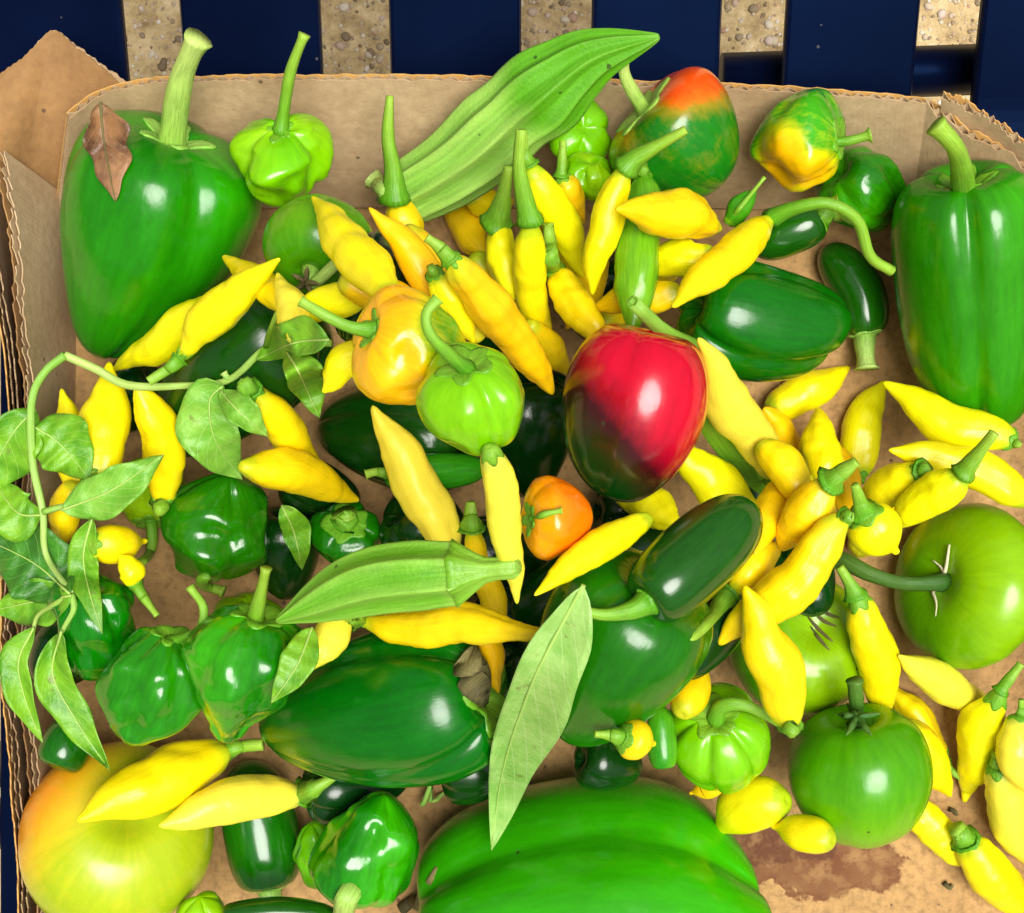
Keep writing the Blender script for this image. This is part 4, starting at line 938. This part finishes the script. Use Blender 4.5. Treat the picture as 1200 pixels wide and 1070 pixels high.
fruit('okra', 'okra', 'dull green okra half hidden right of the red pepper', 'okra', [(744, 356), (812, 428), (852, 506), (912, 594)], 56, 'okra', 'okra in the box', None, phi=.2, lob=(5, .12), calyx_mat='okra', cs=.33, ripe=lambda U, V, s, th: 0.1 + 0 * U,
     prof=[(0,0),(-.004,.10),(0,.24),(.12,.25),(.2,.45),(.29,.88),(.33,.97),(.34,.92),(.42,.95),(.55,1.0),(.7,.9),(.84,.62),(.93,.34),(.985,.14),(1.0,.05),(1.0,0)])
Y('broad yellow chilli between red pepper and big jalapeno', [(880, 612), (835, 565), (790, 520)], 58, kind='blunt', calyx=False)
Y('yellow chilli below the big jalapeno with long green stem', [(858, 694), (880, 665), (915, 636)], 44, [(846, 706), (828, 730), (806, 752)], kind='blunt', sw=(24, 9), cq=.09)
bell('two coloured red and dark green bell pepper on top of the heap', [(764, 390), (742, 480), (714, 580)], 168, None, kind='taper', mat='red_bell', lob=(3, .06), phi=.6, shp=3.0, calyx=False, uneq=.03, skew=(.03, -.6), maxtilt=.05,
     prof=[(.06,0),(.04,.16),(0,.36),(0,.56),(.05,.74),(.16,.90),(.34,1),(.52,.99),(.70,.89),(.84,.72),(.94,.50),(.99,.28),(1.0,.12),(1.0,0)],
     ripe=lambda U, V, s, th: sm((U - 735) * .75 - (V - 490) * .65, -78, 40))
Y('long pale yellow chilli right of the red pepper, cap at the bottom', [(908, 556), (868, 490), (818, 396)], 55, [(914, 572), (926, 590)], kind='slim', mat='pale', sw=(26, 12), cq=.12)
jal('big glossy dark jalapeno in the middle right', [(758, 706), (815, 655), (884, 592)], 98, [(742, 714), (712, 720), (688, 716), (676, 702)], sw=(26, 8), stem_mat='stem', rise=.004, cq=.10, pct=93, ripe=lambda U, V, s, th: 0.1 + 0 * U)

# --- knot of yellow chillies at the right
for lb, px_, w_ in (
    ('yellow chilli wedged behind the amber knot chilli', [(944, 560), (908, 596), (884, 650)], 48),
    ('yellow chilli under the short fat chilli seen end on', [(1000, 648), (1040, 606), (1084, 590)], 46),
    ('yellow chilli low in the knot at right', [(958, 520), (984, 562), (996, 612)], 44),
    ('yellow chilli under the cap of the long pale one', [(892, 520), (926, 556), (950, 604)], 46)):
    Y(lb, px_, w_, kind='slim', mat='amber', calyx=False)
Y('yellow chilli standing behind the knot at right', [(966, 572), (962, 530), (958, 478)], 47, kind='blunt', mat='amber', calyx=False)
Y('yellow chilli right of the knot, dark end up', [(1080, 552), (1045, 568), (1004, 606)], 46, [(1088, 550)], kind='slim', mat='amber', sw=(18, 12))
Y('yellow chilli with long green stem pointing up right', [(1128, 556), (1090, 584), (1046, 616)], 49, [(1142, 538), (1166, 507)], sw=(22, 11), kind='blunt', rise=.012, cq=.10)
Y('short fat yellow chilli seen end on with dark stem', [(1012, 600), (1030, 625), (1052, 648)], 60, [(1008, 588), (1002, 568)], kind='lemon', sw=(24, 9), dz=(.012, 0), rise=.012, cq=.22)
Y('amber chilli in the knot with twisted green stem', [(972, 566), (945, 600), (915, 645)], 54, [(984, 556), (1004, 541)], kind='blunt', mat='amber', sw=(26, 12), rise=.008, cq=.10)
Y('long yellow chilli crossing the scarred tomato', [(988, 608), (925, 685), (842, 756)], 58, [(1000, 606)], kind='blunt', sw=(16, 10), cq=.08)
Y('bright yellow chilli hanging down over the scarred tomato', [(926, 848), (908, 770), (872, 686)], 61, [(928, 862)], kind='slim', sw=(22, 10), cq=.1)
Y('tiny round yellow chilli with pointed green cap', [(728, 864), (745, 868), (768, 872)], 50, [(716, 861), (697, 860)], kind='lemon', sw=(20, 7), dz=(.006, 0), cq=.26)

# --- okra, leaves and the top pieces
fruit('okra', 'okra', 'giant pale ribbed okra resting on the back wall', 'okra', [(470, 234), (545, 186), (618, 122), (690, 70), (772, 43)], 104, 'okra', 'okra in the box', [(452, 222), (436, 210)], sw=(30, 20), stem_mat='stem_pale', calyx=False, phi=.35, lob=(8, .24), noise_s=2.0, rise=-.006, dz=None, maxtilt=.3, pct=100, sink=0,
      ripe=lambda U, V, s, th: np.clip(0.85 - 0.9 * sm(s, .45, .62) + 0.22 - 0.5 * np.abs(np.sin(4 * (th - .35))) * sm(s, .02, .1) * (1 - sm(s, .9, 1)), 0, 1), seed=301, wfun=lambda s: 1 + .05 * np.sin((s - .2) * 9) - .07 * np.exp(-((s - .46) / .055) ** 2) + .08 * np.exp(-((s - .6) / .07) ** 2))  # valleys between the ribs darkened in the colour to stand for shade
Y('yellow chilli with brown tipped long stem left of the okra', [(463, 236), (474, 264), (488, 300)], 44, [(461, 200), (455, 160), (457, 112)], kind='slim', maxtilt=.15, pct=90, sw=(26, 8), rise=.02, cq=.06)
fruit('okra', 'okra', 'small fresh green okra lying across the chillies', 'okra', [(605, 664), (540, 671), (430, 682), (324, 728)], 84, 'okra', 'okra in the box', None, phi=.5, lob=(7, .19), calyx_mat='okra', cs=.24, prof=[(0,0),(-.004,.10),(0,.30),(.10,.28),(.14,.36),(.19,.62),(.235,.93),(.245,.95),(.25,.90),(.30,.92),(.42,1.0),(.58,.98),(.72,.82),(.84,.56),(.93,.30),(.985,.13),(1.0,.05),(1.0,0)],
     ripe=lambda U, V, s, th: 0.22 + 0.35 * sm(s, .32, .22) + 0.22 - 0.4 * np.abs(np.sin(3.5 * (th - .5))))  # painted shade: rib valleys take a darker green
Y('long bright yellow chilli just under the small okra', [(424, 728), (530, 738), (650, 743)], 51, [(414, 722), (400, 718)], kind='chilli', sw=(20, 14), cq=.08)
Y('widest yellow chilli on the blushing tomato', [(263, 880), (192, 912), (90, 962)], 72, [(286, 874), (308, 872)], kind='slim', sw=(18, 13), cq=.06)
Y('pale centred yellow chilli right of the widest one, brown stem tip', [(352, 930), (275, 938), (186, 968)], 54, [(364, 926), (392, 910)], kind='slim', sw=(26, 8), cq=.12, mat='pale')

# --- leaves
leaf('leaf', 'long pale narrow leaf standing point down over two green peppers', [(684, 686), (662, 725), (624, 800), (590, 900), (576, 996)], 24, 54, 'leaf_pale', dz=.003, fold=.35, seed=3, shape=.85, petiole=5)
leaf('dry_leaf', 'curled dry brown leaf on the big left bell pepper', [(118, 120), (122, 165), (135, 236)], 22, 30, 'leaf_dry', dz=.002, zs=[.100,.099,.097,.095,.093], fold=.5, curl=.5, wav=.16, seed=5, rib='stem_brown', petiole=4)
leaf('leaf', 'folded green leaf left of the dark bell, above the okra', [(330, 592), (345, 625), (354, 668)], 14, 20, 'leaf', seed=8, fold=.4)
leaf('leaf', 'flat green leaf right of the tall wrinkled habanero', [(366, 735), (348, 780), (318, 824)], 22, 20, 'leaf', seed=9, fold=.2)

sp = empty('leafy_sprig', P(80, 560, .05)); so = np.array(sp.location)
tag(sp, 'leafy green vine sprig bent over the left wall of the box', 'sprig')
def vine(px, w0, w1, zs, mat='stem_pale', seed=0, n=40, gap=.001):
    pp = spline(px, n); z = np.interp(np.linspace(0, 1, n), np.linspace(0, 1, len(zs)), zs)
    rad = np.linspace(w0, w1, n) / 2 * .00036
    pts = np.array([P(pp[q][0], pp[q][1], z[q]) for q in range(n)])
    hm = np.array([h_at(p[0], p[1], .0015) for p in pts]) + rad + gap
    z = np.maximum(z, hm)
    for _ in range(2): z = np.maximum(np.convolve(np.pad(z, 3, 'edge'), np.ones(7) / 7, 'valid'), hm * (_ == 0))
    pts = np.array([P(pp[q][0], pp[q][1], z[q]) for q in range(n)])
    tube_part('stem', pts, rad, mat, sp, so, 9, seed=seed)
    return z
vine([(388, 402), (352, 402), (312, 408), (268, 445), (210, 452), (150, 451), (112, 432), (76, 416)], 7, 10, [.06] * 3 + [.075, .08, .085, .09, .095], seed=1, n=60)
vine([(76, 416), (52, 436), (37, 470), (38, 540), (50, 600), (54, 650), (84, 696)], 10, 7, [.095, .095, .09, .085, .085, .08, .08], seed=2, n=50)
vine([(268, 445), (262, 436)], 7, 9, [.08, .085], n=8)
vine([(312, 405), (318, 385), (326, 366)], 8, 7, [.066, .07, .07], n=12, mat='stem')
vine([(50, 600), (80, 592), (100, 592)], 8, 5, [.085, .088, .086], n=12)
vine([(84, 696), (64, 708), (44, 722), (38, 745)], 7, 4, [.08, .084, .084, .08], n=16)
vine([(84, 696), (86, 715), (74, 738), (70, 760)], 8, 5, [.08, .086, .086, .08], n=16)
def sl(px, wl, wr, mat='leaf', zs=None, **k):
    return leaf('leaf', None, None, px=px, wl=wl, wr=wr, mat=mat, parent=sp, org=so, zs=zs, **k) if False else leaf('leaf', None, px, wl, wr, mat, None, sp, None, k.pop('dz', .002), zs, org=so, curl=.35, wav=.07, **k)
sl([(262, 452), (246, 470), (252, 515), (284, 562)], 40, 34, 'leaf_fresh', seed=21, fold=.2)
sl([(258, 458), (280, 482), (314, 512)], 16, 22, 'leaf_fresh', seed=22, fold=.3)
sl([(386, 398), (345, 402), (300, 422)], 30, 18, 'leaf', seed=23, fold=.2)
sl([(336, 412), (352, 440), (374, 490)], 18, 26, 'leaf', seed=24, fold=.35)
sl([(40, 500), (70, 520), (106, 562)], 34, 38, 'leaf', [.085, .086, .08], seed=25, fold=.1)
sl([(72, 598), (130, 575), (192, 533)], 28, 26, 'leaf_fresh', [.09, .094, .096], seed=26, fold=.3)
sl([(42, 480), (14, 510), (-30, 590)], 26, 40, 'leaf', [.085, .08, .07], seed=27, fold=.2)
sl([(48, 604), (20, 600), (-10, 560)], 26, 34, 'leaf', [.082, .078, .07], seed=33, fold=.2)
sl([(82, 696), (40, 660), (-20, 630)], 44, 46, 'leaf_dark', [.08, .074, .066], seed=28, fold=.15)
sl([(84, 698), (40, 705), (-10, 716)], 26, 30, 'leaf', [.078, .072, .066], seed=34, fold=.2)
sl([(108, 608), (98, 650), (104, 690), (120, 742)], 20, 16, 'leaf', [.094, .09, .084, .08], seed=29, fold=.5)
sl([(40, 735), (22, 775), (30, 820), (50, 870)], 24, 12, 'leaf', [.082, .08, .076, .07], seed=30, fold=.5)
sl([(72, 740), (62, 790), (90, 845), (128, 902)], 24, 22, 'leaf', [.084, .082, .08, .078], seed=31, fold=.45)

# dry scraps lying in the box
def scrap(name, label, cat, px, w0, w1, mat, seed, lift=.002):
    pp = spline(px, 16); pts = []
    for u, v in pp:
        q = P(u, v, .02); q = P(u, v, h_at(q[0], q[1], .001)); pts.append(P(u, v, min(h_at(q[0], q[1], .001), .05) + lift))
    pts = np.array(pts); pts[:, 2] = np.convolve(np.pad(pts[:, 2], 3, 'edge'), np.ones(7) / 7, 'valid') + .001
    o = empty(name, pts.mean(0)); tag(o, label, cat, 'dry scraps in the box')
    tube_part('stalk', pts, np.linspace(w0, w1, 16) / 2 * .00038, mat, o, np.array(o.location), 8, seed=seed)
scrap('dried_stalk', 'woody dried stalk beside the bright lumpy habanero at the bottom', 'stalk', [(470, 1066), (496, 1044), (514, 1016)], 16, 9, 'stem_brown', 3)
scrap('dried_stalk', 'thin pale dried stalk below the big dark bell pepper', 'stalk', [(494, 938), (520, 930), (548, 914)], 7, 4, 'stem_pale', 4)
scrap('soil_crumb', 'brown crumb on the bare cardboard, right of the stain', 'crumb', [(1106, 1034), (1112, 1040), (1116, 1036)], 7, 4, 'stem_brown', 5, .0006)
scrap('soil_crumb', 'crumb on the cardboard between tomato and broad chilli', 'crumb', [(1112, 948), (1118, 950), (1121, 955)], 6, 4, 'stem_brown', 6, .0006)
